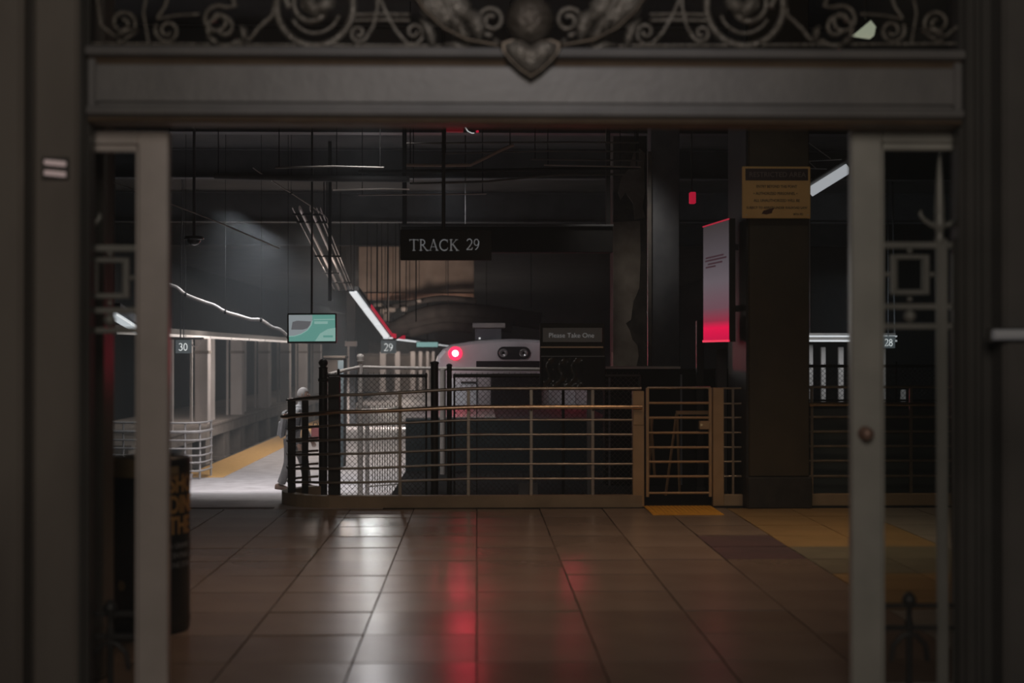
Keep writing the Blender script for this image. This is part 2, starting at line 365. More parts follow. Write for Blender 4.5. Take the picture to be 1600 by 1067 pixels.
def serif(name, text, h, origin, m, parent, ext=0.004, track=0.06, xs=1.0):
    mb = MB(); x = 0; o = Vector(origin)
    for ch in text:
        wd, strokes = SER[ch]
        for pts, t in strokes:
            for (a, b) in zip(pts[:-1], pts[1:]):
                d = Vector((b[0] - a[0], b[1] - a[1]))
                if d.length < 1e-6: continue
                d.normalize(); n = Vector((-d.y, d.x)) * t / 2; e = d * t * .18
                q = [(a[0] - e.x + n.x, a[1] - e.y + n.y), (b[0] + e.x + n.x, b[1] + e.y + n.y), (b[0] + e.x - n.x, b[1] + e.y - n.y), (a[0] - e.x - n.x, a[1] - e.y - n.y)]
                mb.prism([(o.x + (x + p[0]) * h * xs, o.z + p[1] * h) for p in q], o.y - ext, o.y)
        x += wd + track
    return mb.build(name, m, parent), x * h * xs

# ------------------------------------------------------------------ floor, ramp, platform, ceilings and walls
fl = structroot('floor', (0, 9.5, 0), 'brown stone slab floor of the concourse inside the gate')
MB().box(-9, 9, -3, 13.62, -.30, -.018).build('slab_bed', 'grout', fl)
XJ = [round(-6.0 + .6 * i, 3) for i in range(21)]
YJ = [13.62 - .673 * k for k in range(13)][::-1]
slab_meshes = {}
rs = random.Random(3)
nsl = 0
for i in range(len(XJ) - 1):
    for j in range(len(YJ) - 1):
        x0, x1, y0, y1 = XJ[i], XJ[i + 1], YJ[j], YJ[j + 1]
        xc, yc = (x0 + x1) / 2, (y0 + y1) / 2
        if abs(xc) > .37 * yc + .9: continue
        kind = 'slab' if rs.random() < .55 else 'slab2'
        if x0 > 2.3:
            kind = 'slab_ochre' if yc > 11.2 else ('slab_olive' if yc > 9.6 else ('slab_ochre' if rs.random() < .35 else 'slab_pale'))
            if x0 > 3.5 and yc > 9.5: kind = 'slab_pale' if rs.random() < .6 else 'slab_olive'
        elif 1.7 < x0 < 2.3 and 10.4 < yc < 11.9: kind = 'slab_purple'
        var = rs.randrange(4)
        key = (kind, var)
        if key not in slab_meshes:
            g = .0055 if var % 2 else .0042
            mb = MB().box(-.3 + g, .3 - g, 9.5 - .3365 + g, 9.5 + .3365 - g, -.05, 0)
            o = mb.build('slab', kind, fl); slab_meshes[key] = o
        else:
            o = slab_meshes[key].copy(); col.objects.link(o)
        o.location = (xc, yc - 9.5, rs.uniform(-.001, .001)); o.rotation_euler = (rs.gauss(0, .003), rs.gauss(0, .002), 0)
        nsl += 1
# floor of the waiting hall under the camera and outside the slabbed strip
struct('floor_hall', MB().box(-9, 9, -3, 5.5, -.02, 0), 'slab2')
# deck behind the railing, ramp down to the platform
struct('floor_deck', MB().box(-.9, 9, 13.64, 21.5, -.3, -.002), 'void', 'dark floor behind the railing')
rm = MB()
xs0, xs1 = -5.9, -.9
rm.add([(xs0, 13.63, -.0), (xs1, 13.63, -.0), (xs1, 14.6, -.02), (xs0, 14.6, -.02), (xs1, 26, -1), (xs0, 26, -1), (xs1, 27.6, -1), (xs0, 27.6, -1),
        (xs0, 13.63, -2.3), (xs1, 13.63, -2.3), (xs1, 27.6, -2.3), (xs0, 27.6, -2.3)],
       [(0, 1, 2, 3), (3, 2, 4, 5), (5, 4, 6, 7), (0, 3, 5, 7, 11, 8), (1, 9, 10, 6, 4, 2)])
struct('floor_ramp', rm, 'ramp', 'pale concrete ramp sloping down to the platform')
struct('floor_platform', MB().box(-5.9, -.9, 27.6, 140, -1.4, -1.0), 'ramp', 'long pale concrete platform beside the train')
MB().box(-5.9, -5.06, 28.5, 64, -1.0, -.992).build('trim_1', 'yellow').update_tag()
tag(bpy.data.objects['trim_1'], 'yellow safety strip along the platform edge', kind='structure')
MB().box(-5.98, -5.9, 27.6, 120, -1.12, -.995).build('trim_2', 'black')
tag(bpy.data.objects['trim_2'], 'black rubber nosing along the platform edge', kind='structure')
MB().box(-3.0, -1.95, 13.70, 13.78, -.002, .006).build('trim_3', 'grout')
tag(bpy.data.objects['trim_3'], 'dark expansion joint across the top of the ramp', kind='structure')
struct('floor_track', MB().box(-14, 14, 13.6, 180, -2.6, -2.3), 'void')
# ceiling
struct('ceiling', MB().box(-14, 14, 6.4, 180, 5.2, 5.5), 'ceil', 'sooty dark ceiling over the tracks')
struct('wall_back', MB().box(-14, 14, 150, 150.4, -2.6, 5.3), 'void')
struct('wall_left', MB().box(-13.4, -13, 13.6, 150, -2.6, 5.3), 'void')
struct('wall_right', MB().box(11.5, 11.9, 6.4, 150, -2.6, 5.3), 'void')
struct('wall_inner_left', MB().box(-6.0, -5.7, 6.5, 13.6, 0, 5.3), 'void')
struct('wall_inner_right', MB().box(6.6, 6.9, 6.5, 13.6, 0, 5.3), 'void')

# the wall of the waiting hall that holds the gate
YF = 6.0
xl, xr = X(137, YF), X(1503, YF)
zb, zt = Z(192, YF), Z(76, YF)
wl = MB().box(-4.2, xl - .26, YF + .10, YF + .5, 0, 4.6).box(X(52, YF), X(126, YF) , YF - .03, YF + .12, .0, 4.6, .02).box(-3.6, X(40, YF), YF - .05, YF + .12, 0, 4.6, .02)
struct('wall_front_left', wl, 'marble', 'brown marble pier left of the gate')
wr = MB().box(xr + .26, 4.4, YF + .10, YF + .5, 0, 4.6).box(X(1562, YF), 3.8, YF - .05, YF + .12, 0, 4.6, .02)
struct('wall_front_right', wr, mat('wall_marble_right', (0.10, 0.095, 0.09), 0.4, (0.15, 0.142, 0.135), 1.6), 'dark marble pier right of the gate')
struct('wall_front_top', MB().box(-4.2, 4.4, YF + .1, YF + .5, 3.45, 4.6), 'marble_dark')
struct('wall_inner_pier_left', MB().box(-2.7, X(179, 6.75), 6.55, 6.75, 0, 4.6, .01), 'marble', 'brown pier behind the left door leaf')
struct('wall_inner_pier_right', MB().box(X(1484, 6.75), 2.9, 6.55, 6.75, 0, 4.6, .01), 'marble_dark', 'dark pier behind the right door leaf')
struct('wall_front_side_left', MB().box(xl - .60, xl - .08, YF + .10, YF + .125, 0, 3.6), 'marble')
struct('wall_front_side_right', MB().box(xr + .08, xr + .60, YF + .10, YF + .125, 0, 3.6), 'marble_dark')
# moulded jambs of the gate
for nm, xa, s in (('trim_4', xl, -1), ('trim_5', xr, 1)):
    m = MB().box(min(xa, xa + s * .10), max(xa, xa + s * .10), YF + .02, YF + .12, 0, 3.5, .012).box(min(xa + s * .015, xa + s * .06), max(xa + s * .015, xa + s * .06), YF - .015, YF + .05, 0, 3.5, .012)
    struct(nm, m, 'marble_dark', 'dark moulded jamb on the %s of the gate' % ('left' if s < 0 else 'right'))
# lintel with mouldings
lin = structroot('trim_6', (0, YF, zb), 'wide grey moulded lintel across the top of the gate')
zz = lambda py: Z(py, YF)
prof = [(YF + .13, zz(186)), (YF - .0, zz(186)), (YF - .012, zz(184)), (YF - .03, zz(181)), (YF - .034, zz(176)), (YF - .03, zz(171)), (YF - .012, zz(168)), (YF + .012, zz(166)), (YF + .014, zz(162)), (YF - .004, zz(160)),
        (YF - .004, zz(106)), (YF + .0, zz(103)), (YF + .13, zz(103))]
MB().profx(prof, xl, xr).build('lintel_face', 'bronze', lin)
MB().profx([(YF + .13, zz(103)), (YF + .012, zz(103)), (YF + .004, zz(98)), (YF - .014, zz(93)), (YF + .13, zz(92))], xl, xr).build('cove', 'bronze_brown', lin)
MB().profx([(YF + .13, zz(92.5)), (YF - .02, zz(92.5)), (YF - .045, zz(90)), (YF - .05, zz(84)), (YF - .04, zz(78)), (YF - .02, zz(76)), (YF + .13, zz(76))], xl, xr).build('cap_moulding', 'bronze', lin)
MB().profx([(YF + .13, zz(193)), (YF + .0, zz(193)), (YF - .014, zz(191)), (YF - .004, zz(189)), (YF - .012, zz(186)), (YF + .13, zz(185.5))], xl, xr).build('drip_moulding', 'bronze_brown', lin)
for s, xa in ((1, xl), (-1, xr)):
    MB().box(min(xa, xa + s * .035), max(xa, xa + s * .035), YF - .02, YF + .05, zz(182), zz(95), .008).build('end_fillet', 'bronze', lin)

# ------------------------------------------------------------------ ornamental grille above the lintel
YG = YF + .06
gr = thing('transom_grille', P(828, 76, YG), 'ornate scrolled bronze grille above the lintel of the gate', 'grille')
G2 = lambda px, py: P(px, py, YG)
def mir(px): return 2 * 828 - px
def spiral(cx, cy, r0, r1, a0, turns, n=40):
    out = []
    for i in range(n + 1):
        t = i / n; r = r0 + (r1 - r0) * t; a = R(a0) + turns * 2 * math.pi * t
        out.append((cx + r * math.cos(a), cy + r * math.sin(a)))
    return out
def gscroll(pts, r, name='scroll', m='bronze_old', taper=None, dy=0.0):
    for k in (0, 1):
        q = [(mir(a) if k else a, b) for a, b in pts]
        rr = [r * (1 + (taper - 1) * i / (len(q) - 1)) for i in range(len(q))] if taper else r
        MB().tube([G2(a, b) + Vector((0, dy, 0)) for a, b in q], rr, 8).build(name, m, gr)
# big rings with acanthus inside
gscroll(arc(492, 10, 60, 62, 200, -20, 30), .016)
gscroll(arc(492, 10, 40, 42, 150, 20, 20), .008)
gscroll(spiral(488, 8, 30, 5, 200, -1.6), .012, taper=1.4)
gscroll([(452, 12), (446, -2), (440, -20)], .014)
# scroll pairs between the rings and the centre
gscroll([(590, -14), (590, 12), (583, 42), (572, 60)] + spiral(560, 52, 14, 3, 35, 1.3), .0085)
gscroll([(592, -6), (604, 22), (620, 50), (636, 68), (650, 70), (660, 60)] + spiral(647, 50, 13, 4, 20, -1.1), .0085)
gscroll([(551, 23), (600, 22), (640, 23)], .007)
gscroll([(551, 32), (600, 31), (640, 32)], .007)
# outer scrolls
gscroll([(432, -10), (426, 24), (404, 44), (392, 60), (380, 66)] + spiral(348, 44, 30, 8, 40, 1.25), .010)
gscroll([(360, -14), (368, 10)] + spiral(340, 32, 24, 5, -60, -1.4), .0105)
gscroll(spiral(262, 48, 20, 5, -150, -1.5), .009)
gscroll([(232, 66), (224, 20), (230, -10)], .007)
gscroll([(245, 30), (275, 24), (312, 22)], .006)
gscroll([(266, -14), (258, 10), (246, 28)], .008)
gscroll([(150, -14), (158, 40), (190, 66), (214, 48)] + spiral(192, 36, 20, 5, 20, -1.3), .009)
gscroll([(137, 68), (400, 70), (740, 72)], .007, name='base_bar')
# foliage masses: overlapping curled leaves
def leaf(cx, cy, ln, wd, ang, name='acanthus_leaf', dy=0.0, curl=.25):
    for k in (0, 1):
        mb = MB(); n = 10; vs = []; fs = []
        for i in range(n + 1):
            t = i / n; wv = wd * math.sin(math.pi * min(1, t * 1.02 + .02)) ** .7 * (1 + .16 * math.sin(t * 22)) * (1 - .25 * t)
            a = R(ang) + curl * t * 2
            x = cx + ln * t * math.cos(a); y = cy + ln * t * math.sin(a)
            nx, ny = -math.sin(a), math.cos(a)
            for q in (-1, -.5, 0, .5, 1):
                pxx = x + nx * wv * q; pyy = y + ny * wv * q
                if k: pxx = mir(pxx)
                vs.append(G2(pxx, pyy) + Vector((0, dy - .03 * (1 - abs(q)) - .02 * math.sin(t * 3.1) + (.008 if abs(q) == .5 else 0), 0)))
        for i in range(n):
            for q in range(4):
                a = i * 5 + q; fs.append((a, a + 1, a + 6, a + 5))
        mb.add(vs, fs, True); o = mb.build(name, 'bronze_old', gr)
        md = o.modifiers.new('s', 'SOLIDIFY'); md.thickness = .008
leaf(650, -22, 112, 30, 44, dy=-.02, curl=.0)
leaf(700, -20, 70, 22, 70, dy=-.03, curl=-.1)
leaf(730, 20, 55, 16, 40, dy=-.03)
leaf(672, -20, 90, 12, 36, dy=-.035)
leaf(700, 30, 60, 14, 28)
leaf(655, 30, 60, 10, 40, dy=0)
leaf(470, 0, 42, 14, 20); leaf(520, -2, 36, 12, 120); leaf(492, 30, 30, 9, -90)
leaf(375, 40, 34, 8, 50); leaf(322, 60, 30, 7, 10); leaf(690, 72, 60, 8, -8, dy=.0)
leaf(180, 62, 40, 9, -50); leaf(772, 60, 36, 10, 60)
gscroll(spiral(768, 32, 24, 6, 90, 1.6), .011)
gscroll([(640, -16), (664, 20), (694, 48), (730, 66), (775, 74), (795, 82)], .011, m='bronze_dark', dy=-.045)
# centre boss and heart pendant
ht = [(828, 83)] + [(840, 76), (856, 73), (869, 78), (868, 90), (856, 104), (842, 117), (828, 126)] + [(814, 117), (800, 104), (788, 90), (787, 78), (800, 73), (816, 76)]
def blow(poly, k, c=(828, 96)): return [(c[0] + (p[0] - c[0]) * k, c[1] + (p[1] - c[1]) * k) for p in poly]
mb = MB(); rings = []
for k, d in ((1.22, .02), (1.22, -.02), (1.08, -.05)):
    rings.append([G2(*p) + Vector((0, d - .07, 0)) for p in blow(ht, k)])
n = len(ht); vs = [p for r_ in rings for p in r_]
mb.add(vs, [(i * n + k, i * n + (k + 1) % n, (i + 1) * n + (k + 1) % n, (i + 1) * n + k) for i in range(2) for k in range(n)])
mb.add(rings[2], [tuple(range(n))]); mb.build('heart_border', 'bronze_dark', gr)
mb = MB(); rings = [[G2(*p) + Vector((0, d - .07, 0)) for p in blow(ht, k)] for k, d in ((1.0, -.045), (.93, -.075), (.6, -.09), (.15, -.095))]
mb.add([p for r_ in rings for p in r_], [(i * n + k, i * n + (k + 1) % n, (i + 1) * n + (k + 1) % n, (i + 1) * n + k) for i in range(3) for k in range(n)], True)
mb.add(rings[3], [tuple(range(n))]); mb.build('heart_ornament', 'bronze_old', gr)
mb = MB(); cc = G2(828, 34)
for k, (rx, rz, d) in enumerate(((.10, .11, .02), (.1, .11, -.03), (.075, .085, -.06), (.03, .04, -.075))):
    mb.v += [tuple(cc + Vector((rx * math.cos(a), d, rz * math.sin(a)))) for a in [2 * math.pi * i / 20 for i in range(20)]]
for i in range(3):
    for k in range(20): mb.f.append((i * 20 + k, i * 20 + (k + 1) % 20, (i + 1) * 20 + (k + 1) % 20, (i + 1) * 20 + k)); mb.sm.append(True)
mb.f.append(tuple(range(60, 80))); mb.sm.append(True)
mb.build('centre_boss', mat('boss_bronze', (.085, .07, .055), .5, (.14, .12, .10), 14, metal=.4, bump=.6, bscale=30), gr)
# lit things beyond the grille: the hall's own lamps mirrored there are small; one tilted lamp at the right
lf = thing('wall_lamp', P(1352, 46, 9.0), 'small greenish lamp glowing behind the right end of the scrolled grille', 'lamp')
MB().prism([(P(a, b, 9.0).x, P(a, b, 9.0).z) for a, b in ((1334, 54), (1358, 34), (1366, 44), (1363, 58))], 8.96, 9.06).build('lamp_shade', mat('lamp_shade_lit', (.5, .5, .4), .5, emit=(.62, .68, .5), estr=.38), lf)
MB().tube([P(1352, 30, 9.0), P(1352, -60, 9.0)], .006, 6).build('lamp_rod', 'pipe_dark', lf)

# ------------------------------------------------------------------ door leaves
YD = YF + .17
def leafdoor(name, s, label):
    """s=-1 left leaf, s=+1 right leaf; px given for the right leaf"""
    mtl = 'door_metal' if s < 0 else 'door_metal_g'
    grm = 'grille_metal'
    if s < 0: T = lambda px: X(265 - (px - 1328), YD)
    else: T = lambda px: X(px, YD)
    z = lambda py: Z(py + (7 if s < 0 else 0), YD)
    z0 = .01
    root = structroot(name, (T(1440), YD, 0), label)
    def bx(mb, a, b, y0, y1, c, d, bev=.004):
        xa, xb = sorted((T(a), T(b))); za, zb_ = sorted((z(c) if c is not None else z0, z(d) if d is not None else z0))
        return mb.box(xa, xb, YD + y0, YD + y1, za, zb_, bev)
    bx(MB(), 1328, 1376, -.03, .03, 200, None, .008).build('stile', mtl, root)
    bx(MB(), 1376, 1380, -.018, .018, 232, None, .002).build('glazing_bead', mtl, root)
    bx(MB(), 1376, 1620, -.03, .03, 200, 222, .006).build('top_rail', mtl, root)
    bx(MB(), 1378, 1620, -.02, .02, 222, 233, .006).build('bead', mtl, root)
    m = MB(); m.box(*sorted((T(1376), T(1620))), YD - .03, YD + .03, z0, .05, .006); m.build('bottom_rail', mtl, root)
    bx(MB(), 1380, 1620, .004, .010, 232, None, 0).build('pane', 'glass', root)
    # grille bars
    for (c, d) in ((377, 387), (474, 483), (505, 514), (945, 953), (980, 988)):
        bx(MB(), 1380, 1620, -.014, .004, c, d, .003).build('grille_bar', grm if c < 900 else 'black', root)  # lower bars black: silhouette shade put into the colour
    bx(MB(), 1462, 1480, -.018, .004, 372, None, .006).build('muntin', grm, root)
    bx(MB(), 1487, 1496, -.014, .004, 395, None, .003).build('muntin', grm, root)
    # square frame ornament
    m = MB(); 
    bx(m, 1391, 1399, -.016, .004, 397, 460); bx(m, 1443, 1451, -.016, .004, 397, 460); bx(m, 1399, 1443, -.016, .004, 397, 404); bx(m, 1399, 1443, -.016, .004, 452, 460)
    bx(m, 1399, 1402, -.010, .004, 404, 452); bx(m, 1440, 1443, -.010, .004, 404, 452)
    m.build('square_ornament', grm, root)
    for (a, b) in ((1386, 428), (1456, 428), (1421, 391), (1421, 467)):
        m = MB(); c = Vector((T(a), YD - .006, z(b))); m.lathe(c, [(.001, -.012), (.010, -.008), (.013, 0), (.010, .008), (.001, .012)], 10); m.build('stud', grm, root)
    m = MB(); c = Vector((T(1421), YD - .006, z(493.5))); m.lathe(c, [(.002, -.03), (.012, -.024), (.024, -.012), (.027, 0), (.024, .012), (.012, .024), (.002, .03)], 14); m.build('ball', grm, root)
    # spear finial
    c = Vector((T(1468), YD - .006, z(380))); k = 1 / 370.
    prof = [(.016, 0), (.022, .02), (.016, .04), (.018, .06), (.03, .075), (.024, .1), (.02, .12), (.022, .14), (.019, .2), (.014, .29), (.008, .36), (.001, .39)]
    m = MB(); m.lathe(c, prof, 14); m.build('spear_finial', grm, root)
    m = MB()
    for q in (-1, 1):
        m.tube([c + Vector((q * .01, 0, .075)), c + Vector((q * .04, -.004, .085)), c + Vector((q * .07, -.004, .105)), c + Vector((q * .088, -.004, .13)), c + Vector((q * .082, -.004, .146))], [.011, .012, .010, .008, .004], 8)
    m.build('finial_scroll', grm, root)
    # lower finial and scroll, silhouette shade put into their black
    c = Vector((T(1419), YD - .006, z(985)))
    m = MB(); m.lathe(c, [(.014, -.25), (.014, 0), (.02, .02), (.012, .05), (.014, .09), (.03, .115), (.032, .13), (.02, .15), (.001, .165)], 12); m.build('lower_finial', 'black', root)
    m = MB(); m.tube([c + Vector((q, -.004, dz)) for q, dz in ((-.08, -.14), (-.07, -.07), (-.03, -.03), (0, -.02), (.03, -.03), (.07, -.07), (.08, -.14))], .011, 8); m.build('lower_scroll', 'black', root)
    return root, T, z
d1, T1, z1 = leafdoor('door_1', -1, 'left sliding bronze door leaf with glazed grille')
d2, T2, z2 = leafdoor('door_2', 1, 'right sliding bronze door leaf with glazed grille and round knob')
kn = MB(); kc = P(1351, 677, YD - .03)
kn.lathe(kc, [(.030, 0), (.032, -.004), (.014, -.010), (.012, -.03), (.024, -.038), (.028, -.05), (.02, -.062), (.001, -.066)], 18, axis='Y'); kn.build('knob', 'knob', d2)

# ------------------------------------------------------------------ litter bin behind the left leaf
bc = Vector((X(237, 7.75), 7.75, 0)); br = .205
bn = thing('litter_bin', bc, 'round black litter bin with orange lettering behind the left door leaf', 'bin')
hb = Z(716, 7.75)
MB().lathe(bc, [(br * .97, 0), (br, .02), (br, hb - .10), (br * .985, hb - .095)], 40).build('body', 'bin', bn)
MB().lathe(bc + Vector((0, 0, hb - .10)), [(br * .99, 0), (br * 1.01, .004), (br * 1.01, .10), (br * .97, .115), (br * .80, .12), (br * .70, .118), (br * .68, .09)], 40).build('lid', 'bin', bn)
def band(a0_, a1_, z0_, z1_, name, m):
    mb = MB(); n_ = 10; vs = []
    for i in range(n_ + 1):
        a_ = a0_ + (a1_ - a0_) * i / n_
        for rr, zq in ((br * 1.005, z0_), (br * 1.005, z1_), (br * 1.03, z1_), (br * 1.03, z0_)): vs.append((bc.x + rr * math.sin(a_), bc.y - rr * math.cos(a_), zq))
    fs = []
    for i in range(n_):
        for q in range(4): fs.append((i * 4 + q, i * 4 + (q + 1) % 4, i * 4 + 4 + (q + 1) % 4, i * 4 + 4 + q))
    fs += [(0, 1, 2, 3), (n_ * 4, n_ * 4 + 3, n_ * 4 + 2, n_ * 4 + 1)]
    return mb.add(vs, fs, False).build(name, m, bn)
band(-1.5, -.1, hb - .085, hb + .012, 'brass_plate', 'brass')
band(.68, .95, hb - .07, hb - .03, 'brass_label', 'brass')
MB().lathe(bc + Vector((0, 0, .05)), [(br * 1.004, 0), (br * 1.012, .004), (br * 1.012, .03), (br * 1.004, .034)], 40).build('base_band', 'black', bn)
def wrap(r, a0, z0):
    def T(x, y, zz_):
        a = a0 + x / r
        rr = r + .0015 + zz_
        return Vector((bc.x + rr * math.sin(a), bc.y - rr * math.cos(a), z0 + y))
    return T
A0 = math.asin(min(.98, (X(264, 7.6) - bc.x) / br))
sc2 = 7.6 / FPX
for i, tx in enumerate(('SHOP', 'DINE', 'THE')):
    text_mesh('lettering', tx, .128, (0, 0, 0), 'orange_ink', bn, .0006, T=wrap(br, A0, Z(768 + i * 32.5, 7.6)), xs=.72, bold=.004)
for i, tx in enumerate(('a grand', 'central', 'one stop')):
    text_mesh('small_lettering', tx.upper(), .038, (0, 0, 0), 'grey_ink', bn, .0005, T=wrap(br, A0 + .02, Z(856 + i * 15, 7.6)), xs=.9)
o = MB(); c = P(190, 912, 7.55); 
Tq = wrap(br, math.asin((X(192, 7.6) - bc.x) / br), Z(912, 7.6))
ring = [Tq(.027 * math.cos(a), .027 * math.sin(a), .001) for a in [2 * math.pi * k / 18 for k in range(18)]]
o.add(ring, [tuple(range(18))]); o.build('round_sticker', 'brass', bn)

# ------------------------------------------------------------------ curved tube railing in front of the pit
YR = 13.8
rl = thing('tube_railing', (X(720, YR), YR, 0), 'long curved steel tube railing with brass handrail on a tan curb', 'railing')
def railpath(pyr, pyl, pye, ext=0):
    """from the right end to the left bend and back towards the black ball-topped post"""
    pts = []
    for px in (1002, 900, 800, 740, 680, 620, 570, 530):
        t = min(1, max(0, (px - 530) / (760 - 530))); t = t * t * (3 - 2 * t)
        pts.append(P(px, pyl + (pyr - pyl) * t, YR))
    for px, dy, f in ((505, .02, .3), (480, .10, .55), (462, .22, .8), (452 - ext, .38, 1.0)):
        Yq = YR + dy
        pts.append(P(px, pyl + (pye - pyl) * f, Yq))
    zl = pts[-1].z
    for px, dy in ((449 - ext, .55), (455, .72), (475, .90), (497, 1.02)):
        q = P(px, 600, YR + dy); q.z = zl; pts.append(q)
    return pts
def smooth(pts, k=3):
    out = []
    n = len(pts)
    for i in range(n - 1):
        p0 = pts[max(0, i - 1)]; p1 = pts[i]; p2 = pts[i + 1]; p3 = pts[min(n - 1, i + 2)]
        for j in range(k):
            t = j / k
            out.append(.5 * ((2 * p1) + (p2 - p0) * t + (2 * p0 - 5 * p1 + 4 * p2 - p3) * t * t + (3 * p1 - p0 - 3 * p2 + p3) * t ** 3))
    out.append(pts[-1]); return out
RY = [(607, 617, 626), (656, 664, 671), (679, 687, 690), (702, 709, 711), (725, 732, 732), (748, 754, 753)]
for i, (a, b, c) in enumerate(RY):
    MB().tube(smooth(railpath(a, b, c)), .0125 if i else .016, 8).build('rail', 'rail', rl)
hp = [p + Vector((0, -.07, 0)) for p in railpath(635.5, 643, 651, 6)]
MB().tube(smooth(hp), .021, 10).build('handrail', 'handrail', rl)['label'] = 'polished brass-coloured handrail'
for px in (625, 732, 830, 926):
    m = MB(); m.box(X(px - 2.6, YR), X(px + 2.6, YR), YR - .010, YR + .010, .11, Z(607 if px > 700 else 610, YR), .003); m.build('upright', 'rail', rl)
    m = MB(); zh = Z(636, YR); m.tube([(X(px, YR), YR, zh - .03), (X(px, YR), YR - .045, zh - .03), (X(px, YR), YR - .07, zh)], .008, 6); m.build('handrail_bracket', 'rail', rl)
# curb: follows the same sweep
cp = smooth([Vector((p.x, p.y, 0)) for p in railpath(607, 617, 626)], 2)
m = MB(); vs = []
for i, p in enumerate(cp):
    t = (cp[min(i + 1, len(cp) - 1)] - cp[max(i - 1, 0)]).normalized(); nrm = Vector((-t.y, t.x, 0)) * .055
    for q in (nrm, -nrm):
        for zz0 in (-.25, .112): vs.append(p + q + Vector((0, 0, zz0)))
fs = []
for i in range(len(cp) - 1):
    a = i * 4; b = a + 4
    fs += [(a, b, b + 1, a + 1), (a + 1, b + 1, b + 3, a + 3), (a + 3, b + 3, b + 2, a + 2)]
fs += [(0, 1, 3, 2), ((len(cp) - 1) * 4, (len(cp) - 1) * 4 + 2, (len(cp) - 1) * 4 + 3, (len(cp) - 1) * 4 + 1)]
m.add(vs, fs); m.build('curb', 'curb', rl)
# the wide tan end post of the railing
MB().box(X(988, YR), X(1006, YR), YR - .03, YR + .05, 0, Z(611, YR), .004).build('end_post', 'rail_tan', rl)
MB().box(X(989, YR), X(1005, YR), YR - .038, YR - .028, Z(664, YR), Z(643, YR), .003).build('bracket_plate', 'rail_tan', rl)
for p, wpx, Yp in ((456, 12, 14.12), (477, 10, 14.5)):
    MB().box(X(p - wpx / 2, Yp), X(p + wpx / 2, Yp), Yp - .02, Yp + .02, -.05, Z(625, Yp), .004).build('flat_post', 'black', rl)
# thick dark post and ball-topped black post
bp = thing('square_post', (X(522, 13.95), 13.98, 0), 'thick dark square post rising behind the left end of the railing', 'post')
MB().box(X(513, 13.95), X(531, 13.95), 13.93, 14.05, -.06, Z(588, 13.95), .006).build('shaft', 'black', bp)
MB().box(X(511, 13.95), X(533, 13.95), 13.91, 14.07, -.06, .09, .006).build('base', 'black', bp)
Yb = 14.95
bb = thing('ball_post', (X(505, Yb), Yb, 0), 'slim black post with a ball top at the left end of the mesh fence', 'post')
MB().tube([(X(505, Yb), Yb, -.1), (X(505, Yb), Yb, Z(574, Yb))], .045, 14).build('shaft', 'black', bb)
MB().lathe((X(505, Yb), Yb, Z(577, Yb)), [(.03, 0), (.05, .012), (.05, .02), (.03, .03), (.045, .05), (.05, .07), (.04, .095), (.02, .108), (.002, .112)], 16).build('ball_cap', 'black', bb)
MB().lathe((X(505, Yb), Yb, Z(596, Yb)), [(.046, 0), (.054, .006), (.054, .03), (.046, .036)], 14).build('collar', 'black', bb)

# gate right of the end post
YQ = 13.85
gt = thing('tube_gate', (X(1060, YQ), YQ, 0), 'tan steel tube gate with seven bars and a lock box', 'gate')
for px in (1011.5, 1109.5): MB().box(X(px - 2.4, YQ), X(px + 2.4, YQ), YQ - .015, YQ + .015, Z(777, YQ), Z(606, YQ), .003).build('gate_stile', 'rail_tan', gt)
for py in (606, 630, 653, 676.5, 699.5, 722, 745, 771): MB().tube([(X(1011, YQ), YQ, Z(py, YQ)), (X(1110, YQ), YQ, Z(py, YQ))], .0125, 8).build('bar', 'rail_tan' if py > 606 else 'rail', gt)
MB().box(X(1092, YQ), X(1108, YQ), YQ - .035, YQ + .02, Z(671, YQ), Z(658, YQ), .004).build('lock_box', 'rail_tan', gt)
MB().tube([P(1096, 664, YQ - .035), P(1096, 664, YQ - .055)], .012, 10).build('lock_cylinder', 'brass', gt)
sp = thing('side_railing', (X(1135, YQ), YQ, 0), 'short length of tan railing between the gate and the brown column', 'railing')
MB().box(X(1113, YQ), X(1130, YQ), YQ - .04, YQ + .05, 0, Z(606, YQ), .004).build('post', 'rail_tan', sp)
MB().box(X(1143, YQ), X(1147, YQ), YQ - .012, YQ + .012, 0, Z(606, YQ), .003).build('upright', 'rail', sp)
for py in (607, 631, 653, 676.5, 699.5, 722, 745): MB().tube([(X(1129, YQ), YQ, Z(py, YQ)), (X(1158, YQ), YQ, Z(py, YQ))], .011, 8).build('bar', 'rail', sp)
MB().box(X(1130, YQ), X(1160, YQ), YQ - .04, YQ + .04, 0, .11, .004).build('curb', 'curb', sp)
# railing right of the brown column
rr = thing('tube_railing', (X(1380, YQ), YQ, 0), 'dim tube railing right of the brown column, seen through the right door', 'railing')
for py in (652, 675, 698, 721, 745): MB().tube([(X(1262, YQ), YQ, Z(py, YQ)), (X(1600, YQ), YQ, Z(py, YQ))], .0125, 8).build('bar', 'rail', rr)
MB().tube([(X(1262, YQ), YQ - .06, Z(632, YQ)), (X(1600, YQ), YQ - .06, Z(632, YQ))], .02, 10).build('handrail', 'handrail', rr)
MB().tube([(X(1262, YQ), YQ, Z(605, YQ)), (X(1600, YQ), YQ, Z(605, YQ))], .014, 8).build('top_rail', 'rail', rr)
for px in (1268, 1345, 1423, 1500, 1580): MB().box(X(px - 2.4, YQ), X(px + 2.4, YQ), YQ - .012, YQ + .012, 0, Z(605, YQ), .003).build('upright', 'rail', rr)
MB().box(X(1262, YQ), X(1610, YQ), YQ - .05, YQ + .05, 0, .115, .004).build('curb', 'curb', rr)
MB().box(X(1262, YQ + .1), X(1610, YQ + .1), YQ + .09, YQ + .12, 0, Z(640, YQ), .004).build('backing_panel', 'teal_dark', rr)

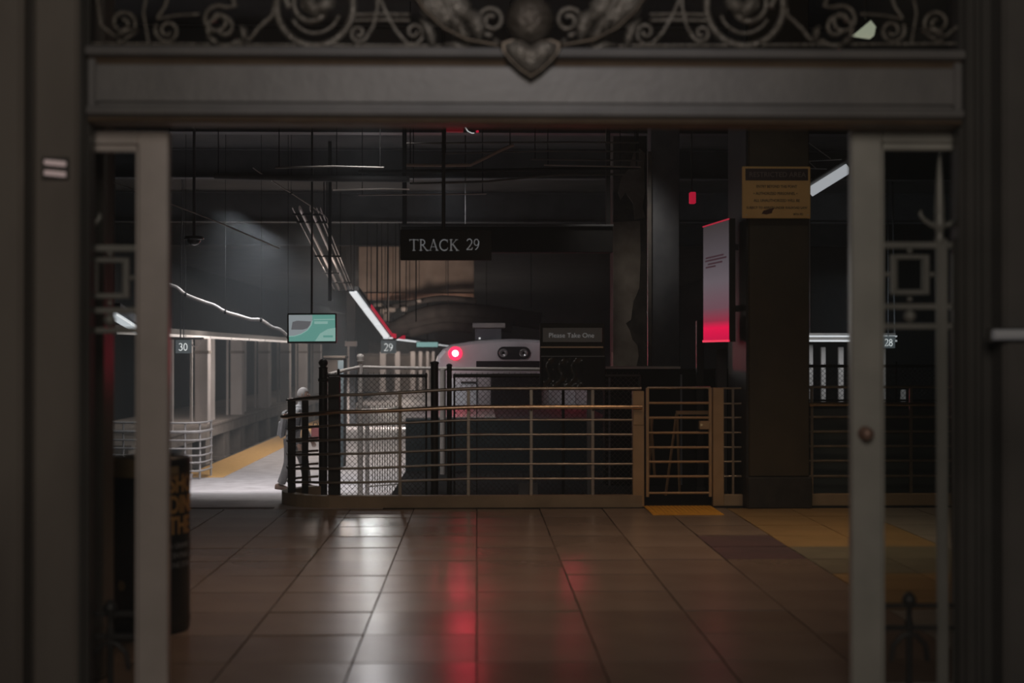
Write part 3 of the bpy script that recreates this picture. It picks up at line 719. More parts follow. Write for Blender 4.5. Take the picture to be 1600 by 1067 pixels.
# yellow tactile mat in front of the gate
tmn = thing('tactile_mat', (X(1070, 13.4), 13.35, 0), 'small yellow tactile mat on the floor at the foot of the gate', 'mat')
y0m, y1m = 1.5 * FPX / (805.5 - 550), 1.5 * FPX / (790 - 550)
xa, xb = X(1020, y0m), X(1131, y0m)
y1m = 13.78
MB().box(xa, xb, y0m, y1m, 0, .008, .002).build('pad', 'mat_yellow', tmn)
m = MB()
for i in range(16):
    for j in range(12):
        cx = xa + .03 + (xb - xa - .06) * i / 15; cy = y0m + .03 + (y1m - y0m - .06) * j / 11
        m.lathe((cx, cy, .008), [(.011, 0), (.008, .004)], 6)
tag(m.build('studs', 'mat_yellow', tmn), kind='stuff')

# ------------------------------------------------------------------ brochure stand
YB = 14.1
bs = thing('brochure_stand', (X(921, YB), YB, 0), 'black brochure stand with a Please Take One panel rising above the railing', 'stand')
xb0, xb1 = X(844, YB), X(945, YB)
MB().box(X(917, YB + .1), X(926, YB + .1), YB + .08, YB + .13, 0, Z(560, YB), .006).build('pole', 'steel_blue', bs)
MB().box(xb0, xb1, YB + .03, YB + .09, Z(608, YB), Z(505, YB), .004).build('back_panel', 'sign_black', bs)
MB().box(X(848, YB), X(941, YB), YB + .015, YB + .032, Z(534.5, YB), Z(512, YB), .003).build('header_panel', 'slate', bs)
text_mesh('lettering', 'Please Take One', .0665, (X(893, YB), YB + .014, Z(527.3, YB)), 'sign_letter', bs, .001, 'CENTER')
MB().box(X(845, YB), X(942, YB), YB - .03, YB + .03, Z(543.6, YB), Z(541.2, YB), .001).build('trim_strip', 'tan_line', bs)
MB().box(X(846, YB), X(944, YB), YB - .055, YB + .03, Z(557.5, YB), Z(556.2, YB), 0).build('pocket_edge', 'slate', bs)
MB().box(X(847, YB), X(945, YB), YB - .06, YB + .03, Z(608, YB), Z(557, YB), .006).build('pocket', 'glassblack', bs)
# crumpled dark leaflets in the pocket
rnd = random.Random(5)
m = MB()
nx_, nz_ = 22, 12; vs = []
for j in range(nz_ + 1):
    for i in range(nx_ + 1):
        px = 849 + 62 * i / nx_; py = 559 + 47 * j / nz_
        p = P(px, py, YB - .075); p.y += .022 * math.sin(i * .9 + j * .5 + 2 * math.sin(j * .6)) + rnd.uniform(-.008, .008); vs.append(p)
m.add(vs, [(j * (nx_ + 1) + i, j * (nx_ + 1) + i + 1, (j + 1) * (nx_ + 1) + i + 1, (j + 1) * (nx_ + 1) + i) for j in range(nz_) for i in range(nx_)], True)
m.build('plastic_sleeve', mat('glossy_black_sleeve', (.03, .034, .038), .18, spec=.8), bs)

# ------------------------------------------------------------------ chain link fences
def chain(name, pa, pb, pyt, pyb, Yf, label, posts):
    root = thing(name, (X((pa + pb) / 2, Yf), Yf, 0), label, 'fence')
    x0, x1 = X(pa, Yf), X(pb, Yf); za, zb_ = Z(pyb, Yf), Z(pyt, Yf)
    m = MB(); step = .057; wd = x1 - x0; hh = zb_ - za
    r_ = .0022
    def clip(x, z, s):
        # line from (x,z) going up with slope s, clipped to the box
        t0, t1 = 0, hh
        if s > 0:
            t0 = max(t0, x0 - x); t1 = min(t1, x1 - x)
        else:
            t0 = max(t0, x - x1); t1 = min(t1, x - x0)
        return (t0, t1) if t1 - t0 > .01 else None
    k = -int(hh / step) - 1
    while x0 + k * step < x1 + hh:
        for s in (1, -1):
            xx = x0 + k * step
            c = clip(xx, za, s)
            if c:
                a = Vector((xx + s * c[0], Yf + .003 * s, za + c[0])); b = Vector((xx + s * c[1], Yf + .003 * s, za + c[1]))
                m.tube([a, b], r_, 4, cap=False)
        k += 1
    o = m.build('wire_mesh', 'mesh', root); tag(o, kind='stuff')
    for z_, r2 in ((zb_, .018), (za, .012)): MB().tube([(x0, Yf, z_), (x1, Yf, z_)], r2, 8).build('rail', 'black', root)
    # twisted wire ends above the rail
    m = MB(); q = x0 + .02
    while q < x1:
        m.tube([(q, Yf, zb_), (q + .004, Yf, zb_ + .035)], .003, 4); q += step
    tag(m.build('wire_ends', 'mesh', root), kind='stuff')
    for p_, wp, pt in posts:
        MB().tube([(X(p_, Yf), Yf, za - .05), (X(p_, Yf), Yf, Z(pt, Yf))], wp / FPX * Yf / 2, 12).build('post', 'black', root)
        MB().lathe((X(p_, Yf), Yf, Z(pt, Yf) - .005), [(wp / FPX * Yf / 2 * 1.15, 0), (wp / FPX * Yf / 2 * 1.15, .02), (wp / FPX * Yf / 4, .03), (.002, .033)], 12).build('post_cap', 'black', root)
    return root
f1 = chain('chain_link_fence', 512, 668, 587, 776, 14.85, 'chain link fence panel between the ball-topped post and the paired posts', [(529, 4, 580), (666, 3, 586), (679, 12, 568)])
m = MB()
for px_, py_ in ((527, 583), (670, 601), (670, 640), (704, 600), (704, 650)):
    pass
f2 = chain('chain_link_fence', 708, 1000, 587, 776, 15.0, 'chain link fence panel under the brochure stand, right of the paired posts', [(702, 8, 572), (745, 1.5, 588), (710, 3, 588)])
for px in (1000, 880): MB().tube([(X(px, 15.0), 15.0, 0), (X(px, 15.0), 15.0, Z(587, 15.0))], .016, 8).build('post', 'black', f2)

# pale handrail with a ball-topped white post beyond the fence
YH = 17.5
hr = thing('pale_handrail', (X(563, YH), YH, -.3), 'pale pipe handrail with a ball-topped white post behind the mesh fence', 'railing')
MB().tube([P(513, 585, YH - .6), P(540, 578, YH - .3), P(562, 573.5, YH), P(600, 574.5, YH), P(700, 576, YH), P(845, 577, YH)], .022, 10).build('rail', 'white', hr)
MB().tube([(X(563, YH), YH, -.33), (X(563, YH), YH, Z(562, YH))], .034, 12).build('post', 'white', hr)
MB().lathe((X(563, YH), YH, Z(566, YH)), [(.034, 0), (.045, .01), (.045, .02), (.04, .04), (.048, .065), (.04, .09), (.02, .103), (.001, .106)], 16).build('ball_cap', 'white', hr)
MB().tube([(X(692, YH), YH, -.02), (X(692, YH), YH, Z(577, YH))], .036, 12).build('post', 'white', hr)
# pale picket barrier
YP = 19.0
def rampz(Y): return 0 if Y < 14.6 else max(-1, -.02 - (Y - 14.6) * .98 / 11.4)
pk = thing('picket_barrier', (X(600, YP), YP, rampz(YP)), 'pale vertical picket barrier on the ramp behind the mesh fence', 'fence')
MB().tube([(X(574, YP), YP, rampz(YP)), (X(574, YP), YP, Z(640, YP))], .028, 12).build('post', 'white', pk)
MB().lathe((X(574, YP), YP, Z(642, YP)), [(.03, 0), (.04, .01), (.03, .025), (.04, .05), (.03, .075), (.002, .085)], 12).build('ball_cap', 'white', pk)
for i in range(12):
    px = 582 + i * 3.9; MB().tube([(X(px, YP), YP, rampz(YP) + .03), (X(px, YP), YP, Z(634 - i * .8, YP))], .0065, 6).build('picket', 'white', pk)
for py in (640, 762): MB().tube([(X(574, YP), YP, Z(py, YP) + (.02 if py > 700 else 0)), (X(626, YP), YP, Z(py - 4, YP) + (.02 if py > 700 else 0))], .01, 6).build('rail', 'white', pk)

# dark bulkhead box at the end of the track, parapet to its right
bk = thing('bulkhead', (X(800, 18), 18, 0), 'low dark slate bulkhead with a pale concrete top behind the railing', 'wall')
zk = Z(654, 18)
MB().box(-.9, X(955, 18), 18, 21.0, -.3, zk, .01).build('body', 'teal_dark', bk)
MB().box(-.9, X(775, 18), 18.02, 21.0, zk, zk + .02, .005).build('concrete_top', 'ramp', bk)
# small sheet lying at the fence foot
nt_ = thing('paper_notice', P(824, 762, 14.6), 'small grey notice sheet leaning at the foot of the mesh fence', 'paper')
m = MB(); m.box(X(810, 14.6), X(840, 14.6), 14.58, 14.59, .0, Z(755, 14.6), .001); m.build('sheet', 'steel_blue', nt_)
pp = thing('parapet', (X(1050, 16), 16, 0), 'dark parapet with a thin pale cap below the two columns', 'wall')
MB().box(X(945, 16), X(1150, 16), 16, 16.25, 0, Z(576.5, 16), .006).build('body', 'void', pp)
MB().box(X(944, 16), X(1063, 16), 15.97, 16.28, Z(576.5, 16), Z(572.5, 16), .004).build('cap', 'pipe', pp)
for px in (952, 1064, 1092): MB().box(X(px - 1.5, 16), X(px + 1.5, 16), 15.98, 16.0, 0, Z(585, 16), 0).build('joint_strip', 'steel_blue', pp)

# folding barricade behind the gate
fb = thing('folding_barricade', (X(1050, 14.9), 14.9, 0), 'tan folding A-frame barricade standing behind the tube gate', 'barricade')
for (a, b, c, d, yo) in ((1017, 655, 1023, 745, .0), (1057, 646, 1040, 772, -.05), (1058, 646, 1062, 772, .1), (1019, 655, 1012, 772, .12)):
    q0, q1 = P(a, b, 14.9), P(c, d, 14.9 + yo); q1.z = .0 if d > 760 else q1.z
    MB().tube([q0, q1], .014, 4).build('leg', 'rail_tan', fb)
MB().box(X(1056, 14.9), X(1108, 14.9), 14.88, 14.92, Z(648, 14.9), Z(642, 14.9), .003).build('top_bar', 'rail_tan', fb)
MB().tube([P(1108, 645, 14.9), Vector((X(1110, 14.9), 14.9, 0))], .014, 4).build('leg', 'rail_tan', fb)

# ------------------------------------------------------------------ columns
Yc = 13.6
cb = thing('brown_column', (X(1217, Yc), Yc + .5, 0), 'large dark brown square column carrying the yellow sign', 'column')
MB().box(X(1170, Yc), X(1265, Yc), Yc, Yc + 1.0, .30, 5.2, .012).build('shaft', 'col_brown', cb)
MB().box(X(1170, Yc) - .022, X(1170, Yc) + .01, Yc + .02, Yc + 1.0, .0, 5.2, .004).build('side_cladding', 'col_side', cb)
MB().box(X(1167, Yc), X(1268, Yc), Yc - .03, Yc + 1.02, 0, .30, .01).build('plinth', 'black', cb)
cc_ = thing('concrete_column', (X(984, 22), 22.3, -.3), 'pale stained concrete column with dark spalled edge behind the parapet', 'column')
m = MB(); Yk = 22
edge = [(958, 347), (1000, 345), (1001, 400), (999, 450), (994, 462), (990, 470), (986, 500), (978, 505), (984, 516), (988, 530), (996, 540), (998, 556), (994, 575), (994, 700), (958, 700)]
m.prism([(P(a, b, Yk).x, P(a, b, Yk).z) for a, b in edge], Yk, Yk + .3); m.build('concrete_face', 'conc', cc_)
MB().box(X(958, Yk), X(1011, Yk), Yk + .02, Yk + .5, -.3, 5.2, .01).build('core', 'conc_dark', cc_)
m = MB(); rnd = random.Random(11)
m.prism([(P(a, b, Yk - .05).x, P(a, b, Yk - .05).z) for a, b in [(966, 300), (972, 276), (984, 262), (990, 240), (1000, 232), (1008, 240), (1006, 262), (1008, 300), (1004, 322), (1008, 340), (992, 343), (990, 318), (978, 300), (970, 312)]], Yk - .05, Yk + .1)
m.build('exposed_brick', 'conc', cc_)
cs = thing('steel_column', (X(1038, 20), 20, -.3), 'blue grey steel column right of the stained concrete column', 'column')
MB().box(X(1017, 20), X(1062, 20), 20, 20.4, -.3, 5.2, .01).build('shaft', 'steel_blue', cs)
MB().box(X(1012, 20), X(1018, 20), 19.96, 20.06, -.3, Z(236, 20), .004).build('flange', 'pipe_dark', cs)
# slim dark steel column near the platform lights
cq = thing('slim_column', (X(548, 48.6), 48.6, -1), 'slim dark steel column below the near end of the ceiling lights', 'column')
MB().box(X(541, 48.6), X(555, 48.6), 48.6, 48.9, -1, 5.2, .01).build('shaft', 'beam_dark', cq)
MB().box(X(539, 48.6), X(557, 48.6), 48.55, 48.95, Z(541, 48.6), Z(533, 48.6), .01).build('collar', 'pipe', cq)
MB().box(X(543, 48.6), X(546, 48.6), 48.54, 48.6, -1, Z(541, 48.6), .003).build('conduit', 'pipe', cq)
ub = thing('utility_box', (X(518, 31), 31, -1), 'brown utility cabinet left of the slim dark column', 'cabinet')
MB().box(X(508, 31), X(537, 31), 31, 31.6, -1, Z(560, 31), .01).build('body', 'box_brown', ub)
MB().box(X(505, 31), X(540, 31), 30.95, 31.65, Z(560, 31), Z(556, 31), .01).build('lid', 'box_brown', ub)
MB().box(X(528, 31), X(537, 31), 30.97, 31.0, -1, Z(563, 31), .004).build('door', 'teal_dark', ub)

# restricted area sign on the brown column
YS = 13.5
rsn = thing('warning_sign', P(1213, 300, YS), 'yellow restricted area sign with a dark header on the brown column', 'sign')
MB().box(X(1200, YS), X(1230, YS), YS + .015, Yc + .005, Z(320, YS), Z(280, YS), .0).build('wall_bracket', 'black', rsn)
MB().box(X(1160, YS), X(1267, YS), YS, YS + .02, Z(340, YS), Z(258.5, YS), .006).build('plate', 'sign_yellow', rsn)
MB().box(X(1165, YS), X(1263, YS), YS - .004, YS, Z(280.5, YS), Z(262, YS), 0).build('header', 'sign_band', rsn)
text_mesh('lettering', 'RESTRICTED AREA', .067, (X(1215, YS), YS - .005, Z(275, YS)), 'ink_pale', rsn, .0008, 'CENTER', xs=.98)
for i, (tx, py, cx) in enumerate((('ENTRY BEYOND THIS POINT', 292, 1214), ('• AUTHORIZED PERSONNEL •', 303, 1212), ('ALL UNAUTHORIZED WILL BE', 314, 1214), ('SUBJECT TO ARREST UNDER RAILROAD LAW', 325, 1214))):
    text_mesh('lettering', tx, .036 if i < 3 else .030, (X(cx, YS), YS - .001, Z(py, YS)), 'ink', rsn, .0008, 'CENTER', xs=(.84, .88, .9, .94)[i] if i < 3 else .95, bold=.0006)
text_mesh('lettering', 'MTA PD', .026, (X(1240, YS), YS - .001, Z(335, YS)), 'ink', rsn, .0008, 'LEFT', bold=.0006)
m = MB(); m.prism([(P(a, b, YS).x, P(a, b, YS).z) for a, b in ((1190, 334), (1193, 329), (1203, 326), (1211, 324), (1207, 329), (1206, 333), (1198, 335))], YS - .003, YS); m.build('emblem', 'ink', rsn)
for a, b in ((1166, 336), (1262, 336)): MB().tube([P(a, b, YS), P(a, b, YS - .006)], .006, 8).build('screw', 'pipe', rsn)

# backlit poster beside the column
pb = thing('backlit_poster', (X(1120, 14.3), 14.3, 1.6), 'tall backlit poster panel, grey fading to red at the foot, left of the brown column', 'poster')
A = P(1099, 532, 14.75); Bq = P(1140, 537, 13.85); zA = Z(352, 14.75); zB = Z(341, 13.85)
zlo = (A.z + Bq.z) / 2; zhi = (zA + zB) / 2
nrm = Vector((Bq.y - A.y, -(Bq.x - A.x), 0)).normalized()
if nrm.x > 0: nrm = -nrm
def quadbox(a, b, z0_, z1_, d0, d1, mb=None):
    mb = mb or MB(); vs = []
    for d in (d0, d1):
        for p_, z_ in ((a, z0_), (b, z0_), (b, z1_), (a, z1_)): vs.append(Vector((p_.x, p_.y, z_)) + nrm * d)
    return mb.add(vs, [(0, 1, 2, 3), (4, 7, 6, 5), (0, 4, 5, 1), (1, 5, 6, 2), (2, 6, 7, 3), (3, 7, 4, 0)])
quadbox(A, Bq, zlo, zhi, -.06, 0).build('housing', 'col_side', pb)
for zq in (zlo + .3, zhi - .3): MB().box(Bq.x + .02, X(1170, Yc) - .024, 14.0, 14.06, zq, zq + .06).build('bracket', 'col_side', pb)
quadbox(A.lerp(Bq, .015), A.lerp(Bq, .985), zlo + .015, zhi - .015, .001, .004).build('poster_face', 'poster', pb)
quadbox(A, Bq, zhi - .012, zhi, .0, .008).build('top_edge', 'red_dim', pb)
quadbox(A, Bq, zlo, zlo + .02, .0, .010).build('bottom_edge', 'red_hot', pb)  # red border reflection painted as a glowing edge
for k, (u0, u1, v) in enumerate(((.12, .8, .71), (.1, .9, .685), (.2, .75, .655), (.12, .5, .63))):
    quadbox(A.lerp(Bq, u0), A.lerp(Bq, u1), zlo + (zhi - zlo) * v, zlo + (zhi - zlo) * (v + .014), .004, .006).build('print_line', mat('poster_ink', (.06, .02, .03), .6, emit=(.03, .012, .018), estr=1), pb)
# narrow metal posts below/behind the poster
for i, (pa, pbx, yy, lab) in enumerate(((1089, 1100, 15.3, 'narrow polished post left of the poster foot'), (1120, 1136, 14.9, 'narrow grey post under the backlit poster'))):
    t_ = thing('metal_post', (X((pa + pbx) / 2, yy), yy, 0), lab, 'post')
    MB().box(X(pa, yy), X(pbx, yy), yy, yy + .1, 0, Z(500 if i == 0 else 545, yy), .006).build('shaft', 'col_side' if i == 0 else 'beam_dark', t_)
    MB().box(X(pa, yy) - .01, X(pbx, yy) + .01, yy - .01, yy + .11, 0, .04, .004).build('base', 'black', t_)

# red exit lamp above
ex = thing('exit_lamp', P(1081, 310, 19), 'small red glowing lamp high up left of the yellow sign', 'lamp')
MB().box(X(1076.5, 19), X(1086, 19), 18.9, 19, Z(318, 19), Z(300, 19), .01).build('lens', 'red_dim', ex)
MB().tube([P(1081, 300, 19), Vector((X(1081, 19), 19, 5.2))], .01, 6).build('rod', 'black', ex)

# ------------------------------------------------------------------ hanging track sign
YT = 13.3
ts = thing('track_sign', P(695, 384, YT), 'black hanging sign reading TRACK 29', 'sign')
MB().box(X(625, YT), X(768, YT), YT, YT + .06, Z(406.5, YT), Z(359, YT), .006).build('board', 'sign_black', ts)
h_ = 17.5 / FPX * YT
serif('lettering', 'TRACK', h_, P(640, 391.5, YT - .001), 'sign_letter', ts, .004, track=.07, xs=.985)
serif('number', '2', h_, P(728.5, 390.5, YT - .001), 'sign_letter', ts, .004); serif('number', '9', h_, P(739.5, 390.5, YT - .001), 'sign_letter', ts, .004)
MB().tube([P(693, 360, YT + .03), Vector((X(693, YT), YT + .03, 5.2))], .017, 8).build('hanger', 'black', ts)
# red sign that hangs deeper in the hall, hidden by the board, mirrored on the stone floor
rg = thing('red_sign', (X(727, 24), 24, 3.2), 'red illuminated sign hanging behind the TRACK 29 board', 'sign')
MB().box(X(704, 24), X(751, 24), 24.0, 24.1, Z(402, 24), Z(366, 24), .01).build('case', 'black', rg)
MB().box(X(706, 24), X(749, 24), 23.985, 24.0, Z(400, 24), Z(368, 24), 0).build('face', 'red_sign', rg)
MB().tube([Vector((X(727, 24), 24.05, Z(366, 24))), Vector((X(727, 24), 24.05, 5.2))], .012, 6).build('hanger', 'black', rg)
# red and white tube sign just under the lintel
ns = thing('neon_tube', P(715, 200, 15), 'dim red neon strip with a pale hook high under the ceiling', 'lamp')
MB().box(X(697, 15), X(724, 15), 15, 15.05, Z(206, 15), Z(197, 15), .005).build('red_strip', mat('dim_red', (.2, .02, .02), .5, emit=(.25, .01, .02), estr=.22), ns)
MB().tube([P(a, b, 15) for a, b in ((727, 199), (731, 205), (737, 208), (741, 208))], .006, 6).build('pale_hook', 'num_white', ns)
MB().tube([P(744, 206, 15), P(748, 205, 15)], .012, 8).build('red_tip', 'red_dim', ns)
MB().tube([P(710, 197, 15), Vector((X(710, 15), 15, 5.2))], .006, 6).build('hanger', 'black', ns)

# teal display monitor
YM = 20
mo = thing('display_screen', P(487, 513, YM), 'teal and grey glowing display screen hanging over the ramp', 'screen')
MB().box(X(448.5, YM), X(525.5, YM), YM + .01, YM + .08, Z(536.5, YM), Z(489.5, YM), .01).build('case', 'black', mo)
def scr(poly, m, name, d):
    MB().prism([(P(a, b, YM).x, P(a, b, YM).z) for a, b in poly], YM + .01 - d, YM + .009).build(name, m, mo)
scr([(451, 492), (523.5, 491.5), (524, 533), (451.5, 533.5)], 'teal_on', 'screen_face', .003)
scr([(451, 492), (488, 492), (488, 501), (486, 508), (480, 516), (470, 522), (460, 525), (451.3, 525.5)], 'screen_grey', 'photo_area', .005)
scr([(457, 503), (464, 501), (486, 502), (484, 508), (480, 513), (473, 515), (455, 515)], 'screen_dark', 'photo_detail', .006)
scr([(492, 533), (500, 521), (512, 514), (524, 512), (524, 533)], 'teal_pale', 'corner_wave', .005)
scr([(490, 498.6), (523, 498.2), (523, 499.6), (490, 500)], 'teal_pale', 'print_line', .006)
scr([(491, 502), (512, 501.8), (512, 506), (491, 506.2)], 'teal_pale', 'caption', .006)
scr([(505, 524), (520, 523.8), (520, 527), (505, 527.2)], 'teal_on', 'caption', .007)
m = MB(); q = [(451.3, 525.5), (460, 525), (470, 522), (480, 516), (486, 508), (488, 501)]
m.tube([P(a, b, YM - .0) + Vector((0, .003, 0)) for a, b in q], .006, 6); m.build('curved_line', 'teal_pale', mo)
MB().tube([P(487, 490, YM + .04), Vector((X(487, YM), YM + .04, 5.2))], .015, 8).build('hanger', 'black', mo)

# ------------------------------------------------------------------ train
YTn = 28
tr = thing('train', (X(802, YTn), YTn, -2.3), 'grey commuter train end with rounded roof and lit red marker lamp', 'train')
def roofprof(y):
    pts = []
    half = [(675, 720), (676, 590), (678, 572), (683, 556), (692, 545), (705, 538), (735, 533), (770, 530), (802, 529)]
    L = [(P(a, b, YTn).x, P(a, b, YTn).z) for a, b in half]
    cx = P(802, 530, YTn).x
    L[0] = (L[0][0], -2.1)
    Rr = [(2 * cx - a, b) for a, b in reversed(L[:-1])]
    return L + Rr
poly = roofprof(0)
cx = P(802, 530, YTn).x
mb = MB(); rings = []
for k, (yy, s) in enumerate(((YTn, .955), (YTn + .05, .985), (YTn + .18, 1.0), (YTn + 22, 1.0))):
    rings.append([Vector((cx + (a - cx) * s, yy, (b - .3) * s + .3)) for a, b in poly])
n = len(poly)
mb.add([p for r_ in rings for p in r_], [(i * n + k, i * n + (k + 1) % n, (i + 1) * n + (k + 1) % n, (i + 1) * n + k) for i in range(3) for k in range(n)])
mb.add(rings[0], [tuple(range(n))]); mb.add(rings[3], [tuple(range(n - 1, -1, -1))])
mb.build('body', 'train', tr)
def fr(px0, px1, py0, py1, d0, d1, name, m, bev=.01, parent=tr):
    return MB().box(X(px0, YTn), X(px1, YTn), YTn - d1, YTn - d0, Z(py1, YTn), Z(py0, YTn), bev).build(name, m, parent)
# headlight bezel: rounded oval
m = MB(); c0, c1 = P(787, 551.5, YTn), P(819, 551.5, YTn); rad = .125; ov = []
for a in range(90, 271, 15): ov.append((c0.x + rad * math.cos(R(a)), c0.z + rad * math.sin(R(a))))
for a in range(-90, 91, 15): ov.append((c1.x + rad * math.cos(R(a)), c1.z + rad * math.sin(R(a))))
m.prism(ov, YTn - .035, YTn + .02); hz = m.build('headlight_bezel', 'glassblack', tr)
for px in (786.5, 818):
    MB().lathe(P(px, 551.5, YTn - .035), [(.085, 0), (.085, -.012), (.07, -.014), (.05, -.006), (.03, .0)], 18, 'Y').build('headlight_lens', 'lens', hz)
# marker lamps
for px in (711.5, 892.5):
    q = P(px, 552, YTn - .0)
    MB().lathe(q, [(.135, .02), (.135, -.03), (.12, -.04)], 24, 'Y').build('marker_bezel', 'red_on', tr)
    MB().lathe(q + Vector((0, -.04, 0)), [(.065, 0), (.065, -.02), (.04, -.035), (.002, -.04)], 20, 'Y').build('marker_lens', 'red_core', tr)
    point('marker_light', q + Vector((0, -.45, 0)), 1.0, (1.0, .03, .09), .09)
    spot('marker_beam', q + Vector((0, -.12, 0)), (q.x * .3, 6, 1.4), 60 if px < 800 else 20, (1.0, .03, .10), 75, .6, .09)
# black band, windscreens, centre door, skirts
fr(744, 862, 564, 574.5, .0, .02, 'black_band', 'glassblack')
fr(709, 846, 577, 584, .0, .05, 'grab_beam', 'train')
fr(705, 746, 591, 634, .0, .03, 'cab_window', 'train_pale')
fr(748, 767, 580, 640, .0, .02, 'corner_panel', 'train')
fr(767, 846, 575, 720, .0, .03, 'centre_door', 'glassblack')
fr(858, 899, 591, 634, .0, .03, 'cab_window', 'train_pale')
fr(720, 744, 596, 599, .03, .06, 'wiper', 'black', .003)
fr(700, 770, 641, 652, .0, .12, 'step_ledge', 'train')
# roof equipment
fr(738, 790, 504, 512, -1.0, -.2, 'roof_vent', 'pipe_dark')
fr(742, 784, 512, 531, -1.0, -.25, 'roof_box', 'beam_dark')
fr(748, 751, 527, 530, -.2, -.15, 'roof_lamp', 'num_white', .002)
fr(700, 1000, 640, 730, -.02, .3, 'coupler_skirt', 'void')

# ------------------------------------------------------------------ piers along the far side of the left track
XW = -9.2
lw = structroot('trim_7', (XW, 60, -1), 'pale ledge of the platform across the left track')
MB().box(XW - 3.5, XW + .46, 36, 120, -1.3, -.88, .02).build('ledge', 'ledge', lw)
MB().box(XW - 3.5, XW + .52, 36, 120, -.93, -.84, .01).build('ledge_cap', 'ledge', lw)
struct('wall_far_left', MB().box(XW - 3.6, XW - 3.2, 36, 120, -2.5, 5.2), 'void')
y_ = 40.0; k = 0
pier0 = None
ORD = ['nearest', 'second', 'third', 'fourth', 'fifth', 'sixth', 'seventh', 'eighth', 'ninth', 'tenth', 'eleventh', 'twelfth', 'thirteenth', 'fourteenth', 'fifteenth', 'sixteenth']
PL = ['pale pier with slim column hidden behind the left door stile'] + ['pale painted pier with slim column, %s to the right of the number 30 sign' % o_ for o_ in ORD]
SL = ['squat pale support under the far ledge, %s in the row from the left' % o_ for o_ in ORD]
while y_ < 84:
    if pier0 is None:
        pier0 = thing('platform_pier', (XW, y_, -.9), PL[0], 'pier', 'pale piers across the left track')
        MB().box(XW - .02, XW + .42, y_, y_ + .5, -.9, 1.95, .02).build('pier_face', 'pier', pier0)
        MB().box(XW - .04, XW + .44, y_ - .02, y_ + .52, 1.45, 1.55, .01).build('capital_band', 'ledge', pier0)
        MB().box(XW - .0, XW + .14, y_ + 2.6, y_ + 2.8, -.9, 1.95, .01).build('slim_column', 'pier', pier0)
        MB().box(XW - .13, XW - .06, y_ - .1, y_ - .2, -.9, 1.95, .01).build('drain_pipe', 'pier', pier0)
        base = y_
    else:
        copytree(pier0, (XW, y_, -.9), PL[k])
    if y_ == 40.0:
        sup0 = thing('ledge_support', (XW, y_, -2.3), SL[0], 'pier', 'squat supports under the ledge')
        MB().box(XW - .1, XW + .36, y_, y_ + 1.1, -2.3, -1.3, .02).build('block', 'ledge', sup0)
        MB().box(XW - .15, XW + .41, y_ - .05, y_ + 1.15, -2.3, -2.15, .02).build('footing', 'ledge', sup0)
    for yy, q in ((y_, 0), (y_ + 3.35, 1)):
        if yy > 40: copytree(sup0, (XW, yy, -2.3), SL[min(len(SL) - 1, 2 * k + q)])
    y_ += 6.72; k += 1
# long light line over the piers
ll = thing('light_strip', (XW, 60, 1.95), 'long thin fluorescent strip over the piers across the left track', 'lamp')
MB().box(XW - .15, XW + .1, 36, 74, 2.04, 2.2, .01).build('housing', 'pipe_dark', ll)
for i in range(9):
    a = 36.5 + i * 4.15; MB().box(XW + .02, XW + .1, a, a + 3.95, 1.96, 2.04, .01).build('tube', 'tube_warm', ll)

# white tube railing at the lower platform's left end
YW = 28
wrl = thing('white_railing', (X(250, YW), YW, -1), 'white tube railing at the near end of the yellow strip', 'railing')
zt_ = Z(660, YW)
def wr_path(z): 
    return [Vector((X(140, YW), YW + .3, z)), Vector((X(230, YW), YW, z)), Vector((X(300, YW), YW - .05, z)), Vector((X(316, YW), YW + .25, z)), Vector((X(318, YW), YW + .9, z))]
for py in (660, 674, 687, 700, 711, 722, 735): MB().tube(smooth(wr_path(Z(py, YW)), 3), .019 if py != 674 else .03, 8).build('rail', 'rail_grey', wrl)
for px, dy in ((190, .15), (228, 0), (263, -.02), (290, -.03), (311, .1), (318, .8)): MB().tube([(X(px, YW), YW + dy, -1), (X(px, YW), YW + dy, Z(659, YW))], .022, 8).build('post', 'rail_grey', wrl)
MB().box(X(140, YW), X(300, YW), YW - .1, YW + .1, -1.0, -.88, .01).build('curb', 'ramp', wrl)

# number signs
def numsign(px0, px1, py0, py1, Y, txt, label, hpx):
    t_ = thing('number_sign', P((px0 + px1) / 2, (py0 + py1) / 2, Y), label, 'sign')
    MB().box(X(px0, Y), X(px1, Y), Y, Y + .06, Z(py1, Y), Z(py0, Y), .012).build('plate', 'sign_grey', t_)
    h = hpx / FPX * Y; wd = sum(SER[c][0] + .04 for c in txt) * h
    xx = X((px0 + px1) / 2, Y) - wd / 2 + .02 * h
    for c_ in txt:
        serif('number', c_, h, (xx, Y - .002, Z((py0 + py1) / 2 + hpx / 2 + .5, Y)), 'num_white', t_, .012, .04); xx += (SER[c_][0] + .04) * h
    MB().tube([Vector((X((px0 + px1) / 2, Y), Y + .03, Z(py0, Y) - .02)), Vector((X((px0 + px1) / 2, Y), Y + .03, 5.2))], .01, 6).build('hanger', 'beam_dark', t_)
    return t_
numsign(274, 299, 531, 552, 30, '30', 'grey number sign reading 30 under the left light strip', 11.5)
numsign(595, 619, 532, 552, 47, '29', 'grey number sign reading 29 at the bend of the ceiling lights', 11.5)
numsign(1378, 1399, 525, 544, 29.75, '28', 'small number sign reading 28 seen through the right door pane', 11)
lp = thing('cable_loop', P(307, 535, 30), 'pale cable loop hanging beside the number 30 sign', 'cable')
MB().tube(smooth([P(a, b, 30) for a, b in ((299, 537), (303, 541), (308, 541), (313, 536), (316, 529))]), .012, 6).build('cable', 'pipe', lp)
b3 = thing('sign_bracket', P(286, 527, 30), 'dark bar that carries the number 30 sign', 'bracket')
MB().box(X(240, 30), X(316, 30), 30.12, 30.2, Z(530.5, 30), Z(527.0, 30), .006).build('bar', 'pipe_dark', b3)
